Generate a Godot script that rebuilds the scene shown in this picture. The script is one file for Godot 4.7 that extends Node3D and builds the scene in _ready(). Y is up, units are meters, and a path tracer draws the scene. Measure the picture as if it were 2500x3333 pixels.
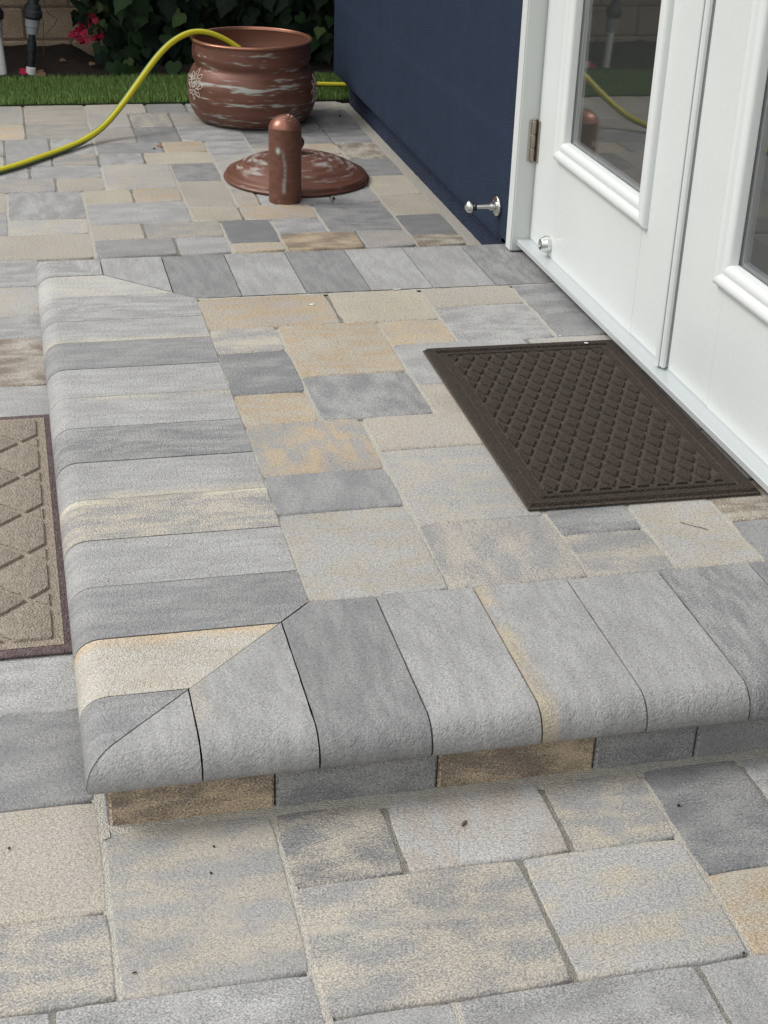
extends Node3D
# A paved patio with a raised paver step at a French door. Metres; the patio's top is y = 0.

const H := 0.13                     # height of the step
const U := 0.0794                   # paving module
const PX0 := 0.0408                 # patio lines lie at PX0 + i * U and PZ0 + j * U
const PZ0 := 2.1053
const LZ0 := -1.2656                # step field lines lie at i * U and LZ0 + k * U
var rng := RandomNumberGenerator.new()
var M := {}
var names := {}
var n_tone := FastNoiseLite.new()
var n_fine := FastNoiseLite.new()
const TONES := {"L": Color(.450, .451, .449), "G": Color(.350, .351, .350), "D": Color(.252, .257, .266), "T": Color(.530, .425, .300), "B": Color(.490, .453, .388),
	"K": Color(.250, .205, .160), "W": Color(.575, .553, .505), "S": Color(.455, .420, .378), "Y": Color(.490, .448, .365)}

# ---------------------------------------------------------------- mesh helpers
class MB:
	var v := PackedVector3Array()
	var n := PackedVector3Array()
	var u := PackedVector2Array()
	var c := PackedColorArray()
	var idx := PackedInt32Array()
	func vert(p: Vector3, nn: Vector3, uv := Vector2.ZERO, col := Color.WHITE) -> int:
		v.append(p); n.append(nn); u.append(uv); c.append(col)
		return v.size() - 1
	func tri(a: int, b: int, d: int) -> void:
		var g := (v[b] - v[a]).cross(v[d] - v[a])
		if g.dot(n[a] + n[b] + n[d]) > 0.0:
			idx.append(a); idx.append(d); idx.append(b)
		else:
			idx.append(a); idx.append(b); idx.append(d)
	func quad(a: int, b: int, d: int, e: int) -> void:
		tri(a, b, d); tri(a, d, e)
	func face(p: Array, out: Vector3, col := Color.WHITE, uvs := 2.0) -> void:   # flat convex polygon, normal on the side of out
		var g: Vector3 = (p[1] - p[0]).cross(p[2] - p[0]).normalized()
		if g.length() < 0.5:
			g = (p[2] - p[0]).cross(p[p.size() - 1] - p[0]).normalized()
		if g.dot(out) < 0.0: g = -g
		var first := v.size()
		for q: Vector3 in p:
			var uv := Vector2(q.x, q.z)
			if absf(g.x) > 0.7: uv = Vector2(q.z, q.y)
			elif absf(g.z) > 0.7: uv = Vector2(q.x, q.y)
			vert(q, g, uv * uvs, col)
		for k in range(1, p.size() - 1): tri(first, first + k, first + k + 1)
	func box(lo: Vector3, hi: Vector3, bev := 0.0, col := Color.WHITE) -> void:  # a box with chamfered edges
		var ctr := (lo + hi) * 0.5
		var h := (hi - lo) * 0.5
		var b := minf(bev, minf(h.x, minf(h.y, h.z)) * 0.9)
		for ax in 3:
			for s: float in [-1.0, 1.0]:
				var nn := Vector3.ZERO; nn[ax] = s
				var a1 := (ax + 1) % 3
				var a2 := (ax + 2) % 3
				var ps := []
				for q: Array in [[-1, -1], [1, -1], [1, 1], [-1, 1]]:
					var p := ctr; p[ax] += s * h[ax]; p[a1] += q[0] * (h[a1] - b); p[a2] += q[1] * (h[a2] - b)
					ps.append(p)
				face(ps, nn, col)
		if b <= 0.0: return
		for ax in 3:
			var a1 := (ax + 1) % 3
			var a2 := (ax + 2) % 3
			for s1: float in [-1.0, 1.0]:
				for s2: float in [-1.0, 1.0]:
					var nn := Vector3.ZERO; nn[a1] = s1; nn[a2] = s2
					var ps := []
					for q: Array in [[-1.0, 0], [1.0, 0], [1.0, 1], [-1.0, 1]]:
						var p := ctr; p[ax] += q[0] * (h[ax] - b)
						p[a1] += s1 * (h[a1] - (b if q[1] == 1 else 0.0)); p[a2] += s2 * (h[a2] - (b if q[1] == 0 else 0.0))
						ps.append(p)
					face(ps, nn, col)
		for sx: float in [-1.0, 1.0]:
			for sy: float in [-1.0, 1.0]:
				for sz: float in [-1.0, 1.0]:
					var s := Vector3(sx, sy, sz)
					face([ctr + s * (h - Vector3(0, b, b)), ctr + s * (h - Vector3(b, 0, b)), ctr + s * (h - Vector3(b, b, 0))], s, col)
	func lathe(prof: Array, segs: int, ctr := Vector3.ZERO, col := Color.WHITE) -> void:  # prof: Vector2(radius, y), one smooth run
		var m := prof.size()
		var first := v.size()
		var run := 0.0
		for i in m:
			var p: Vector2 = prof[i]
			var t: Vector2 = (prof[mini(i + 1, m - 1)] - prof[maxi(i - 1, 0)]).normalized()
			if i > 0: run += p.distance_to(prof[i - 1])
			for k in segs + 1:
				var a := TAU * k / segs
				vert(ctr + Vector3(p.x * cos(a), p.y, p.x * sin(a)), Vector3(t.y * cos(a), -t.x, t.y * sin(a)), Vector2(float(k) / segs, run), col)
		for i in m - 1:
			for k in segs:
				var a := first + i * (segs + 1) + k
				quad(a, a + 1, a + segs + 2, a + segs + 1)
	func tube(pts: Array, r: float, segs: int, colf = null, closed := false) -> void:
		var m := pts.size()
		var first := v.size()
		var run := 0.0
		for i in m:
			var t: Vector3 = (pts[(i + 1) % m] - pts[(i - 1 + m) % m]) if closed else (pts[mini(i + 1, m - 1)] - pts[maxi(i - 1, 0)])
			t = t.normalized()
			var up := Vector3.UP if absf(t.y) < 0.95 else Vector3.FORWARD
			var sd := t.cross(up).normalized()
			up = sd.cross(t)
			if i > 0: run += (pts[i] as Vector3).distance_to(pts[i - 1])
			for k in segs + 1:
				var a := TAU * k / segs
				var o := up * cos(a) + sd * sin(a)
				vert(pts[i] + o * r, o, Vector2(float(k) / segs, run * 10.0), colf.call(a, run) if colf != null else Color.WHITE)
		for i in (m if closed else m - 1):
			for k in segs:
				var a := first + i * (segs + 1) + k
				var b := first + ((i + 1) % m) * (segs + 1) + k
				quad(a, a + 1, b + 1, b)
		if not closed:
			for e: int in [0, m - 1]:
				var dirn: Vector3 = (pts[0] - pts[1]) if e == 0 else (pts[m - 1] - pts[m - 2])
				var cc := vert(pts[e], dirn.normalized(), Vector2.ZERO, c[first + e * (segs + 1)])
				for k in segs:
					var q0 := vert(v[first + e * (segs + 1) + k], dirn.normalized(), Vector2.ZERO, c[first + e * (segs + 1)])
					var q1 := vert(v[first + e * (segs + 1) + k + 1], dirn.normalized(), Vector2.ZERO, c[first + e * (segs + 1)])
					tri(cc, q0, q1)
	func mesh() -> ArrayMesh:
		var a := []
		a.resize(Mesh.ARRAY_MAX)
		a[Mesh.ARRAY_VERTEX] = v; a[Mesh.ARRAY_NORMAL] = n; a[Mesh.ARRAY_TEX_UV] = u; a[Mesh.ARRAY_COLOR] = c; a[Mesh.ARRAY_INDEX] = idx
		var tg := PackedFloat32Array()
		tg.resize(v.size() * 4)
		for i in v.size():
			var t := n[i].cross(Vector3(0, 0, 1) if absf(n[i].z) < 0.9 else Vector3(0, 1, 0)).normalized()
			tg[i * 4] = t.x; tg[i * 4 + 1] = t.y; tg[i * 4 + 2] = t.z; tg[i * 4 + 3] = 1.0
		a[Mesh.ARRAY_TANGENT] = tg
		var am := ArrayMesh.new()
		am.add_surface_from_arrays(Mesh.PRIMITIVE_TRIANGLES, a)
		return am

func numbered(called: String, parent: Node) -> String:
	var key := "%d/%s" % [parent.get_instance_id(), called]
	var k: int = names.get(key, -1) + 1
	names[key] = k
	return called if k == 0 else "%s_%03d" % [called, k]

func put(called: String, mesh: Mesh, mat: Material, parent: Node = self) -> MeshInstance3D:
	var o := MeshInstance3D.new()
	o.name = numbered(called, parent)
	o.mesh = mesh
	o.material_override = mat
	parent.add_child(o, true)
	return o

func thing(called: String, label: String, category: String, at := Vector3.ZERO, group := "") -> Node3D:
	var o := Node3D.new()
	o.name = numbered(called, self)
	add_child(o, true)
	o.position = at
	tag(o, label, category, group)
	return o

func tag(o: Node, label: String, category := "", group := "", kind := "") -> void:
	if label: o.set_meta("label", label)
	if category: o.set_meta("category", category)
	if group: o.set_meta("group", group)
	if kind: o.set_meta("kind", kind)

# ---------------------------------------------------------------- materials
func noise(freq: float, seed_: int, kind := FastNoiseLite.TYPE_SIMPLEX_SMOOTH, oct := 3) -> FastNoiseLite:
	var f := FastNoiseLite.new()
	f.noise_type = kind
	f.seed = seed_; f.frequency = freq
	f.fractal_octaves = oct
	f.fractal_type = FastNoiseLite.FRACTAL_FBM if oct > 1 else FastNoiseLite.FRACTAL_NONE
	return f

func seamless(size: int, f: FastNoiseLite) -> Image:
	var im := f.get_seamless_image(size, size)
	im.convert(Image.FORMAT_L8)
	return im

func normal_of(im: Image, strength: float) -> ImageTexture:
	var b := im.duplicate() as Image
	b.convert(Image.FORMAT_RGBA8)
	b.bump_map_to_normal_map(strength)
	return ImageTexture.create_from_image(b)

func plain(col: Color, rough := 0.6, metal := 0.0) -> StandardMaterial3D:
	var m := StandardMaterial3D.new()
	m.albedo_color = col.linear_to_srgb()
	m.roughness = rough
	m.metallic = metal
	return m

const SS := 512
var grain := {}                     # the noises that all stones share

func stone_noises() -> void:
	var cf := noise(0.105, 11, FastNoiseLite.TYPE_CELLULAR, 1)                                   # grains of about 7 mm
	cf.cellular_return_type = FastNoiseLite.RETURN_DISTANCE
	grain.dist = seamless(SS, cf).get_data()
	grain.sand = seamless(SS, noise(0.185, 13, FastNoiseLite.TYPE_SIMPLEX, 2)).get_data()
	grain.mid = seamless(SS, noise(0.045, 12, FastNoiseLite.TYPE_SIMPLEX_SMOOTH, 4)).get_data()
	grain.low = seamless(SS, noise(0.0062, 14, FastNoiseLite.TYPE_SIMPLEX_SMOOTH, 3)).get_data()
	var hd := PackedByteArray(); hd.resize(SS * SS)
	for i in SS * SS:
		hd[i] = int(clampf(0.10 + (1.0 - grain.dist[i] / 255.0) * 0.40 + grain.sand[i] / 255.0 * 0.5, 0, 1) * 255)
	grain.normal = normal_of(Image.create_from_data(SS, SS, false, Image.FORMAT_L8, hd), 2.6)

# concrete of two tones that run into each other grain by grain; streaks: along the stone, else bands across the paver
func stone(code: String, streaks: bool) -> StandardMaterial3D:
	var key := "stone " + code.substr(0, 2) + (" streaks" if streaks else "")
	if M.has(key): return M[key]
	var a: Color = TONES[code[0]]
	var b: Color = TONES[code[1].to_upper()] if code.length() > 1 else a
	if code.length() == 1: b = a * 0.80
	a *= 1.25; b *= 1.25                # the vertex colours, at 0.8, take this back
	var less := 0.16 if code.length() > 1 and code[1] != code[1].to_upper() else 0.0   # a small second letter: only patches of it
	var dist: PackedByteArray = grain.dist
	var sand: PackedByteArray = grain.sand
	var mid: PackedByteArray = grain.mid
	var low: PackedByteArray = grain.low
	var sx := rng.randi() % SS
	var sy := rng.randi() % SS
	var kx := 4 if streaks else 1
	var ky := 1 if streaks else 2
	var mx := 2 if streaks else 1
	var d := PackedByteArray(); d.resize(SS * SS * 3)
	for y in SS:
		var ly := ((y * ky + sy) % SS) * SS
		var my := ((y * (1 if streaks else 2) + sy) % SS) * SS
		for x in SS:
			var i := y * SS + x
			var l := low[ly + (x * kx + sx) % SS] / 255.0 - 0.5
			var m := mid[my + (x * mx + sx) % SS] / 255.0 - 0.5
			var z := sand[i] / 255.0 - 0.5
			var q := 0.4 - dist[i] / 255.0
			var t := smoothstep(-0.46, 0.46, l * 1.15 + 0.22 * m + 0.62 * z - less)
			var g := 0.82 + z * 0.60 + q * 0.20 + m * 0.10 + l * 0.08
			if z < -0.27: g += (z + 0.27) * 0.9
			if z > 0.24: g += (z - 0.24) * 0.8
			var w := m * 0.03 + z * 0.05
			d[i * 3] = int(clampf(pow(clampf((a.r + (b.r - a.r) * t) * g * (1.0 + w), 0.0, 1.0), 0.4545), 0, 1) * 255)
			d[i * 3 + 1] = int(clampf(pow(clampf((a.g + (b.g - a.g) * t) * g, 0.0, 1.0), 0.4545), 0, 1) * 255)
			d[i * 3 + 2] = int(clampf(pow(clampf((a.b + (b.b - a.b) * t) * g * (1.0 - w), 0.0, 1.0), 0.4545), 0, 1) * 255)
	var mt := StandardMaterial3D.new()
	mt.albedo_texture = ImageTexture.create_from_image(Image.create_from_data(SS, SS, false, Image.FORMAT_RGB8, d))
	mt.vertex_color_use_as_albedo = true
	mt.normal_enabled = true
	mt.normal_texture = grain.normal
	mt.normal_scale = 1.15
	mt.roughness = 0.92
	M[key] = mt
	return mt

func mottled(base: Color, dark: Color, freq: float, seed_: int, size := 512, rough := 0.9, bump := 3.0, tri := 2.0, contrast := 1.0, fine := 0.16) -> StandardMaterial3D:
	var a := seamless(size, noise(freq, seed_, FastNoiseLite.TYPE_SIMPLEX_SMOOTH, 5)).get_data()
	var b := seamless(size, noise(fine, seed_ + 3, FastNoiseLite.TYPE_SIMPLEX, 2))
	var bd := b.get_data()
	var d := PackedByteArray(); d.resize(size * size * 3)
	for i in size * size:
		var t := clampf(((a[i] / 255.0 - 0.5) * 0.9 + (bd[i] / 255.0 - 0.5) * 0.7) * contrast + 0.5, 0, 1)
		var c := dark.lerp(base, t).linear_to_srgb()
		d[i * 3] = int(c.r * 255); d[i * 3 + 1] = int(c.g * 255); d[i * 3 + 2] = int(c.b * 255)
	var m := StandardMaterial3D.new()
	m.albedo_texture = ImageTexture.create_from_image(Image.create_from_data(size, size, false, Image.FORMAT_RGB8, d))
	m.uv1_triplanar = true
	m.uv1_world_triplanar = true
	m.uv1_scale = Vector3.ONE * tri
	m.roughness = rough
	if bump > 0.0:
		m.normal_enabled = true
		m.normal_texture = normal_of(b, bump)
	return m

# copper paint with pale patina; how(u, v) gives the share of patina at u round the piece and v along it
func copper(seed_: int, how: Callable) -> StandardMaterial3D:
	var w := 512
	var h := 256
	var im := Image.create(w, h, false, Image.FORMAT_RGB8)
	var rg := Image.create(w, h, false, Image.FORMAT_RGB8)
	var tone := noise(0.02, seed_ + 5, FastNoiseLite.TYPE_SIMPLEX_SMOOTH, 4)
	for y in h:
		for x in w:
			var p: Vector2 = how.call(float(x) / w, float(y) / h)
			var s := clampf(p.x, 0, 1)
			var t := tone.get_noise_2d(x * 0.6, y * 1.6)
			var base := Color(.130, .055, .036).lerp(Color(.180, .078, .053), clampf(0.5 + t, 0, 1))
			var pat := Color(.42, .42, .40).lerp(Color(.34, .50, .40), clampf(p.y, 0, 1))
			im.set_pixel(x, y, base.lerp(pat, s).linear_to_srgb())
			var r := 0.48 + 0.34 * s + 0.10 * t
			rg.set_pixel(x, y, Color(1, r, 0.25 * (1.0 - s)))
	var m := StandardMaterial3D.new()
	m.albedo_texture = ImageTexture.create_from_image(im)
	m.roughness_texture = ImageTexture.create_from_image(rg)
	m.roughness_texture_channel = BaseMaterial3D.TEXTURE_CHANNEL_GREEN
	m.metallic_texture = m.roughness_texture
	m.metallic_texture_channel = BaseMaterial3D.TEXTURE_CHANNEL_BLUE
	m.metallic = 1.0
	return m

func make_materials() -> void:
	n_tone = noise(1.0, 3, FastNoiseLite.TYPE_SIMPLEX_SMOOTH, 3)
	n_fine = noise(9.0, 7, FastNoiseLite.TYPE_SIMPLEX_SMOOTH, 2)
	stone_noises()
	M.sand = mottled(Color(.54, .52, .465), Color(.37, .355, .315), 0.05, 21, 512, 0.95, 4.0, 3.0)
	M.stucco = mottled(Color(.0120, .0345, .088), Color(.0070, .0205, .054), 0.008, 31, 1024, 0.9, 9.0, 1.1, 0.8, 0.20)
	M.foundation = mottled(Color(.013, .028, .072), Color(.009, .018, .046), 0.02, 35, 256, 0.85, 4.0, 2.0)
	M.white = mottled(Color(.70, .735, .73), Color(.655, .69, .685), 0.006, 33, 512, 0.34, 0.0, 0.7, 1.1)
	M.jamb = plain(Color(.60, .63, .615), 0.42)
	M.bead = plain(Color(.72, .755, .75), 0.28)
	M.threshold = plain(Color(.56, .60, .61), 0.40, 0.25)
	M.spacer = plain(Color(.16, .17, .19), 0.5)
	M.gasket = plain(Color(.015, .015, .02), 0.6)
	M.steel = plain(Color(.72, .72, .70), 0.14, 1.0)
	M.nickel = plain(Color(.42, .38, .33), 0.34, 1.0)
	M.black = plain(Color(.012, .012, .014), 0.45)
	M.black_valve = plain(Color(.016, .02, .026), 0.4)
	M.pvc_white = plain(Color(.66, .67, .66), 0.4)
	M.pvc_grey = plain(Color(.26, .28, .30), 0.5)
	M.glass = plain(Color(.55, .62, .58), 0.0)
	M.glass.transparency = BaseMaterial3D.TRANSPARENCY_ALPHA
	M.glass.albedo_color.a = 0.034
	M.glass.metallic_specular = 0.9
	M.room = plain(Color(.03, .028, .025), 0.8)
	M.mat_base = mottled(Color(.088, .069, .053), Color(.052, .041, .032), 0.06, 43, 256, 1.0, 5.0, 4.0, 1.3)
	M.mat_dark = mottled(Color(.048, .036, .027), Color(.024, .018, .014), 0.06, 41, 256, 1.0, 5.0, 4.0, 1.3)
	M.mat_tan = mottled(Color(.34, .295, .245), Color(.21, .18, .145), 0.05, 45, 256, 1.0, 5.0, 4.0, 1.2)
	M.mat_border = mottled(Color(.17, .125, .125), Color(.09, .065, .07), 0.05, 47, 256, 1.0, 5.0, 4.0, 1.2)
	M.mat_groove = mottled(Color(.40, .34, .275), Color(.25, .21, .17), 0.05, 49, 256, 1.0, 5.0, 4.0)
	M.block = mottled(Color(.58, .445, .325), Color(.40, .30, .215), 0.012, 51, 512, 0.95, 6.0, 1.6)
	M.mortar = mottled(Color(.30, .235, .175), Color(.18, .14, .11), 0.05, 53, 256, 0.95, 5.0, 3.0)
	M.soil = mottled(Color(.040, .028, .021), Color(.012, .009, .008), 0.05, 55, 512, 0.95, 7.0, 3.0)
	M.ground = mottled(Color(.16, .13, .10), Color(.09, .07, .055), 0.02, 57, 256, 0.95, 3.0, 0.7)
	M.turf = plain(Color(.020, .032, .014), 0.95)
	M.hose = StandardMaterial3D.new()
	M.hose.vertex_color_use_as_albedo = true
	M.hose.roughness = 0.36
	M.leaf = StandardMaterial3D.new()
	M.leaf.vertex_color_use_as_albedo = true
	M.leaf.roughness = 0.62
	M.leaf.metallic_specular = 0.3
	M.leaf.backlight_enabled = true
	M.leaf.backlight = Color(.10, .12, .06)
	M.stem = plain(Color(.07, .05, .03), 0.8)
	M.bract = plain(Color(.42, .012, .060), 0.6)
	M.pod = plain(Color(.13, .085, .055), 0.7)
	M.pod_dark = plain(Color(.03, .022, .018), 0.7)
	M.dry_leaf = plain(Color(.20, .12, .07), 0.7)

# ---------------------------------------------------------------- paving
func tone_at(ph: float, x: float, z: float) -> Color:      # slow change of brightness over a stone
	var k := n_tone.get_noise_2d(x * 4.0 + ph * 13.7, z * 4.0 - ph * 7.3)
	return Color.WHITE * 0.8 * (1.0 + 0.13 * k)

# one paver: chamfered top on a grid, so that its two tones can run into each other
func paver_mesh(x0: float, x1: float, z0: float, z1: float, cell: float) -> ArrayMesh:
	var m := MB.new()
	var ph := rng.randf() * 10.0
	var gain := rng.randf_range(0.93, 1.07)
	var off := Vector2(rng.randf(), rng.randf())
	var turn := rng.randf() < 0.1
	var bv := 0.0036
	var nx := maxi(2, int(round((x1 - x0) / cell)))
	var nz := maxi(2, int(round((z1 - z0) / cell)))
	var tx := rng.randf_range(-0.0012, 0.0012)
	var tz := rng.randf_range(-0.0012, 0.0012)
	var cx := (x0 + x1) * 0.5
	var cz := (z0 + z1) * 0.5
	var rim := []                       # outline with clipped corners: [point, outward]
	var cr := 0.006
	var at := func(x: float, z: float) -> Color:
		return tone_at(ph, x, z) * gain
	var uv := func(x: float, z: float) -> Vector2:
		return (Vector2(z, x) if turn else Vector2(x, z)) * 2.5 + off
	for j in nz + 1:
		for i in nx + 1:
			var x := lerpf(x0 + bv, x1 - bv, float(i) / nx)
			var z := lerpf(z0 + bv, z1 - bv, float(j) / nz)
			if (i == 0 or i == nx) and (j == 0 or j == nz):
				x += (cx - x) / absf(cx - x) * cr * 0.45; z += (cz - z) / absf(cz - z) * cr * 0.45
			m.vert(Vector3(x, tx * (x - cx) / 0.2 + tz * (z - cz) / 0.2, z), Vector3.UP, uv.call(x, z), at.call(x, z))
	for j in nz:
		for i in nx:
			var a := j * (nx + 1) + i
			m.quad(a, a + 1, a + nx + 2, a + nx + 1)
	# the rim: top edge vertices in order, pushed out and down
	for i in nx + 1: rim.append([i, Vector3(0, 0, -1)])
	for j in range(1, nz + 1): rim.append([j * (nx + 1) + nx, Vector3(1, 0, 0)])
	for i in range(nx - 1, -1, -1): rim.append([nz * (nx + 1) + i, Vector3(0, 0, 1)])
	for j in range(nz - 1, 0, -1): rim.append([j * (nx + 1), Vector3(-1, 0, 0)])
	var cnt := rim.size()
	var ring1 := []
	var ring2 := []
	for k in cnt:
		var p: Vector3 = m.v[rim[k][0]]
		var o := Vector3.ZERO
		if p.x < x0 + bv + cr: o.x = -1
		elif p.x > x1 - bv - cr: o.x = 1
		if p.z < z0 + bv + cr and (p.z < z0 + bv + 0.0001 or o.x != 0): o.z = -1
		elif p.z > z1 - bv - cr and (p.z > z1 - bv - 0.0001 or o.x != 0): o.z = 1
		if o.x != 0 and o.z != 0:
			var corner: bool = absf(p.x - cx) > (x1 - x0) * 0.5 - bv - cr and absf(p.z - cz) > (z1 - z0) * 0.5 - bv - cr
			if not corner: o = rim[k][1]
		elif o == Vector3.ZERO: o = rim[k][1]
		o = o.normalized()
		var q := p + o * bv * (1.0 if absf(o.x) + absf(o.z) < 1.2 else 1.25) + Vector3(0, -bv * 1.1, 0)
		var col: Color = at.call(q.x, q.z) * 0.94
		ring1.append(m.vert(q, (o + Vector3.UP * 0.9).normalized(), uv.call(q.x, q.z), col))
		ring2.append(m.vert(q + Vector3(0, -0.022, 0), o, uv.call(q.x, q.z) + Vector2(0, 0.05), col))
	for k in cnt:
		var k2 := (k + 1) % cnt
		m.quad(rim[k][0], rim[k2][0], ring1[k2], ring1[k])
		m.quad(ring1[k], ring1[k2], ring2[k2], ring2[k])
	return m.mesh()

func sand_strip(parent: Node3D, a: Vector3, b: Vector3, across: Vector3, y0: float, y1: float) -> void:   # loose sand along an edge
	var m := MB.new()
	var n := maxi(6, int(a.distance_to(b) / 0.018))
	for k in n + 1:
		var p := a.lerp(b, float(k) / n)
		for i in 4:
			var t := i / 3.0
			var w := t + (0.16 * n_fine.get_noise_2d(p.x * 2.0 + p.z * 2.2, 3.0 + i) if i == 3 else 0.0)
			m.vert(p + across * w + Vector3(0, lerpf(y0, y1, pow(t, 0.7)) + 0.0016 * n_fine.get_noise_2d(p.x * 3.0 + i, p.z * 3.0), 0), Vector3.UP)
	for k in n:
		for i in 3: m.quad(k * 4 + i, k * 4 + i + 1, k * 4 + i + 5, k * 4 + i + 4)
	tag(put("joint_sand", m.mesh(), M.sand, parent), "", "", "", "stuff")

func pavers(parent: Node3D, rects: Array, x0: float, z0: float, y: float, near_z: float) -> void:
	var fill := MB.new()               # sand swept into the joints that run away from the camera
	for r: Array in rects:
		for side: int in [0, 1]:
			var xc: float = x0 + r[side] * U
			var za: float = z0 + r[2] * U
			var zb: float = z0 + r[3] * U
			var n := maxi(4, int((zb - za) / 0.02))
			for k in n + 1:
				var z := lerpf(za, zb, float(k) / n)
				var lv := -0.0020 + 0.0022 * n_fine.get_noise_2d(xc * 3.0, z * 1.4) - (0.005 if k == 0 or k == n else 0.0)
				var a := fill.vert(Vector3(xc - 0.0085, y + lv - 0.002, z), Vector3.UP)
				fill.vert(Vector3(xc, y + lv, z), Vector3.UP)
				fill.vert(Vector3(xc + 0.0085, y + lv - 0.002, z), Vector3.UP)
				if k > 0:
					fill.quad(a - 3, a - 2, a + 1, a)
					fill.quad(a - 2, a - 1, a + 2, a + 1)
	tag(put("joint_sand", fill.mesh(), M.sand, parent), "", "", "", "stuff")
	for r: Array in rects:
		var code: String = r[4]
		var g := rng.randf_range(0.0010, 0.0027)
		var a: float = x0 + r[0] * U + g
		var b: float = x0 + r[1] * U - g
		var c: float = z0 + r[2] * U + rng.randf_range(0.0006, 0.0016)
		var d: float = z0 + r[3] * U - rng.randf_range(0.0006, 0.0016)
		var cx: float = (a + b) * 0.5
		var cz: float = (c + d) * 0.5
		var mesh := paver_mesh(a - cx, b - cx, c - cz, d - cz, 0.04 if cz > near_z else 0.08)
		var o := put("paver", mesh, stone(code, false), parent)
		o.position = Vector3(cx, y + rng.randf_range(-0.0012, 0.0010), cz)

const NOSE := [[0.0, 0.0], [0.025, 0.0], [0.05, 0.0], [0.075, 0.0], [0.10, 0.0], [0.125, 0.0], [0.15, 0.0], [0.175, 0.0], [0.20, 0.0], [0.225, 0.0], [0.25, 0.0], [0.275, 0.0], [0.300, 0.0], [0.322, 0.0], [0.332, -0.0002], [0.342, -0.0016], [0.352, -0.0056], [0.3605, -0.0120], [0.3672, -0.0205], [0.3712, -0.0310], [0.3725, -0.0415], [0.3700, -0.0510], [0.3635, -0.0570], [0.352, -0.060], [0.315, -0.060], [0.25, -0.060]]

# a bullnose stone of the edge: lateral from a0 to a1, depth d outwards; lo/hi clip it to the mitres (a >= lo0 - lo1*d etc.); way turns (a, d) into x, z
func coping(parent: Node3D, a0: float, a1: float, lo: Callable, hi: Callable, way: Callable, code: String, edge := "") -> void:
	var m := MB.new()
	var ph := rng.randf() * 10.0
	var gain := rng.randf_range(0.95, 1.05)
	var off := Vector2(rng.randf(), rng.randf())
	var prof := []
	var dmin := 0.0
	var kinks := []
	var was := -1
	for s in 1200:
		var d := s * 0.00025
		var now := (1 if lo.call(d) > a0 else 0) + (2 if hi.call(d) < a1 else 0)
		if was >= 0 and now != was: kinks.append(d)
		was = now
	for s in 1500:                                                 # where the stone begins behind the mitre
		var d := s * 0.00025
		if maxf(a0, lo.call(d)) < minf(a1, hi.call(d)) - 0.0021:
			dmin = d
			break
	for p: Array in NOSE:
		if p[0] < dmin - 0.0001 and p[1] > -0.001: continue
		if prof.is_empty() and p[0] > dmin + 0.001: prof.append(Vector2(dmin, 0.0))
		for d: float in kinks:
			if p[1] > -0.001 and not prof.is_empty() and d > prof[-1].x + 0.0004 and d < p[0] - 0.0004: prof.append(Vector2(d, 0.0))
		prof.append(Vector2(maxf(p[0], dmin), p[1]))
	var arc := 0.0
	var na := 10
	var gap := 0.0010
	var rows := prof.size()
	var ctr: Vector3 = way.call((a0 + a1) * 0.5, 0.2)
	ctr.y = H
	var lift := rng.randf_range(-0.0005, 0.0005)
	for i in rows:
		var p: Vector2 = prof[i]
		var t: Vector2 = (prof[mini(i + 1, rows - 1)] - prof[maxi(i - 1, 0)])
		t = t.normalized() if t.length() > 0.0001 else Vector2(1, 0)
		if i > 0: arc += p.distance_to(prof[i - 1])
		var l := maxf(a0, lo.call(p.x)) + gap + 0.0009 * absf(n_fine.get_noise_2d(p.x * 9.0, a0 * 5.0))
		var h := minf(a1, hi.call(p.x)) - gap - 0.0009 * absf(n_fine.get_noise_2d(p.x * 9.0 + 40.0, a1 * 5.0))
		if h < l: h = l
		var nd := Vector2(-t.y, t.x)
		for k in na + 1:
			var a := lerpf(l, h, float(k) / na)
			var w: Vector3 = way.call(a, p.x)
			var out: Vector3 = (way.call(a, p.x + 1.0) - w)
			var col := tone_at(ph, a, p.x) * gain
			if edge:
				var side := a0 if edge[0] == "-" else a1
				var nearness := 1.0 - smoothstep(0.006, 0.030, absf(a - side) + 0.010 * n_fine.get_noise_2d(p.x * 2.0 + ph, a))
				if edge.length() > 2: nearness *= smoothstep(-0.25, 0.15, n_tone.get_noise_1d(p.x * 5.0 + ph) + 0.10)
				var under: Color = TONES[code[0]]
				var over: Color = TONES[edge[1]]
				col = col.lerp(Color(over.r / under.r, over.g / under.g, over.b / under.b), nearness * 0.8)
			m.vert(Vector3(w.x, H + p.y + lift, w.z) - ctr, (out * nd.x + Vector3.UP * nd.y).normalized(), Vector2(a, prof[0].x + arc) * 2.5 + off, col)
	for i in rows - 1:
		for k in na:
			var a := i * (na + 1) + k
			m.quad(a, a + 1, a + na + 2, a + na + 1)
	for e: int in [0, na]:                                         # the cut ends
		var side: Vector3 = (way.call(1.0, 0.2) - way.call(0.0, 0.2)) * (-1.0 if e == 0 else 1.0)
		var cc: Vector3 = (m.v[0 * (na + 1) + e] + m.v[(rows - 1) * (na + 1) + e]) * 0.5
		var c0 := m.vert(cc, side, Vector2.ZERO, m.c[e] * 0.8)
		for i in rows - 1:
			var q0 := m.vert(m.v[i * (na + 1) + e], side, Vector2(i * 0.01, 0), m.c[e] * 0.9)
			var q1 := m.vert(m.v[(i + 1) * (na + 1) + e], side, Vector2(i * 0.01, 0.02), m.c[e] * 0.9)
			m.tri(c0, q0, q1)
	var o := put("coping_stone", m.mesh(), stone(code, true), parent)
	o.position = ctr

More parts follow.
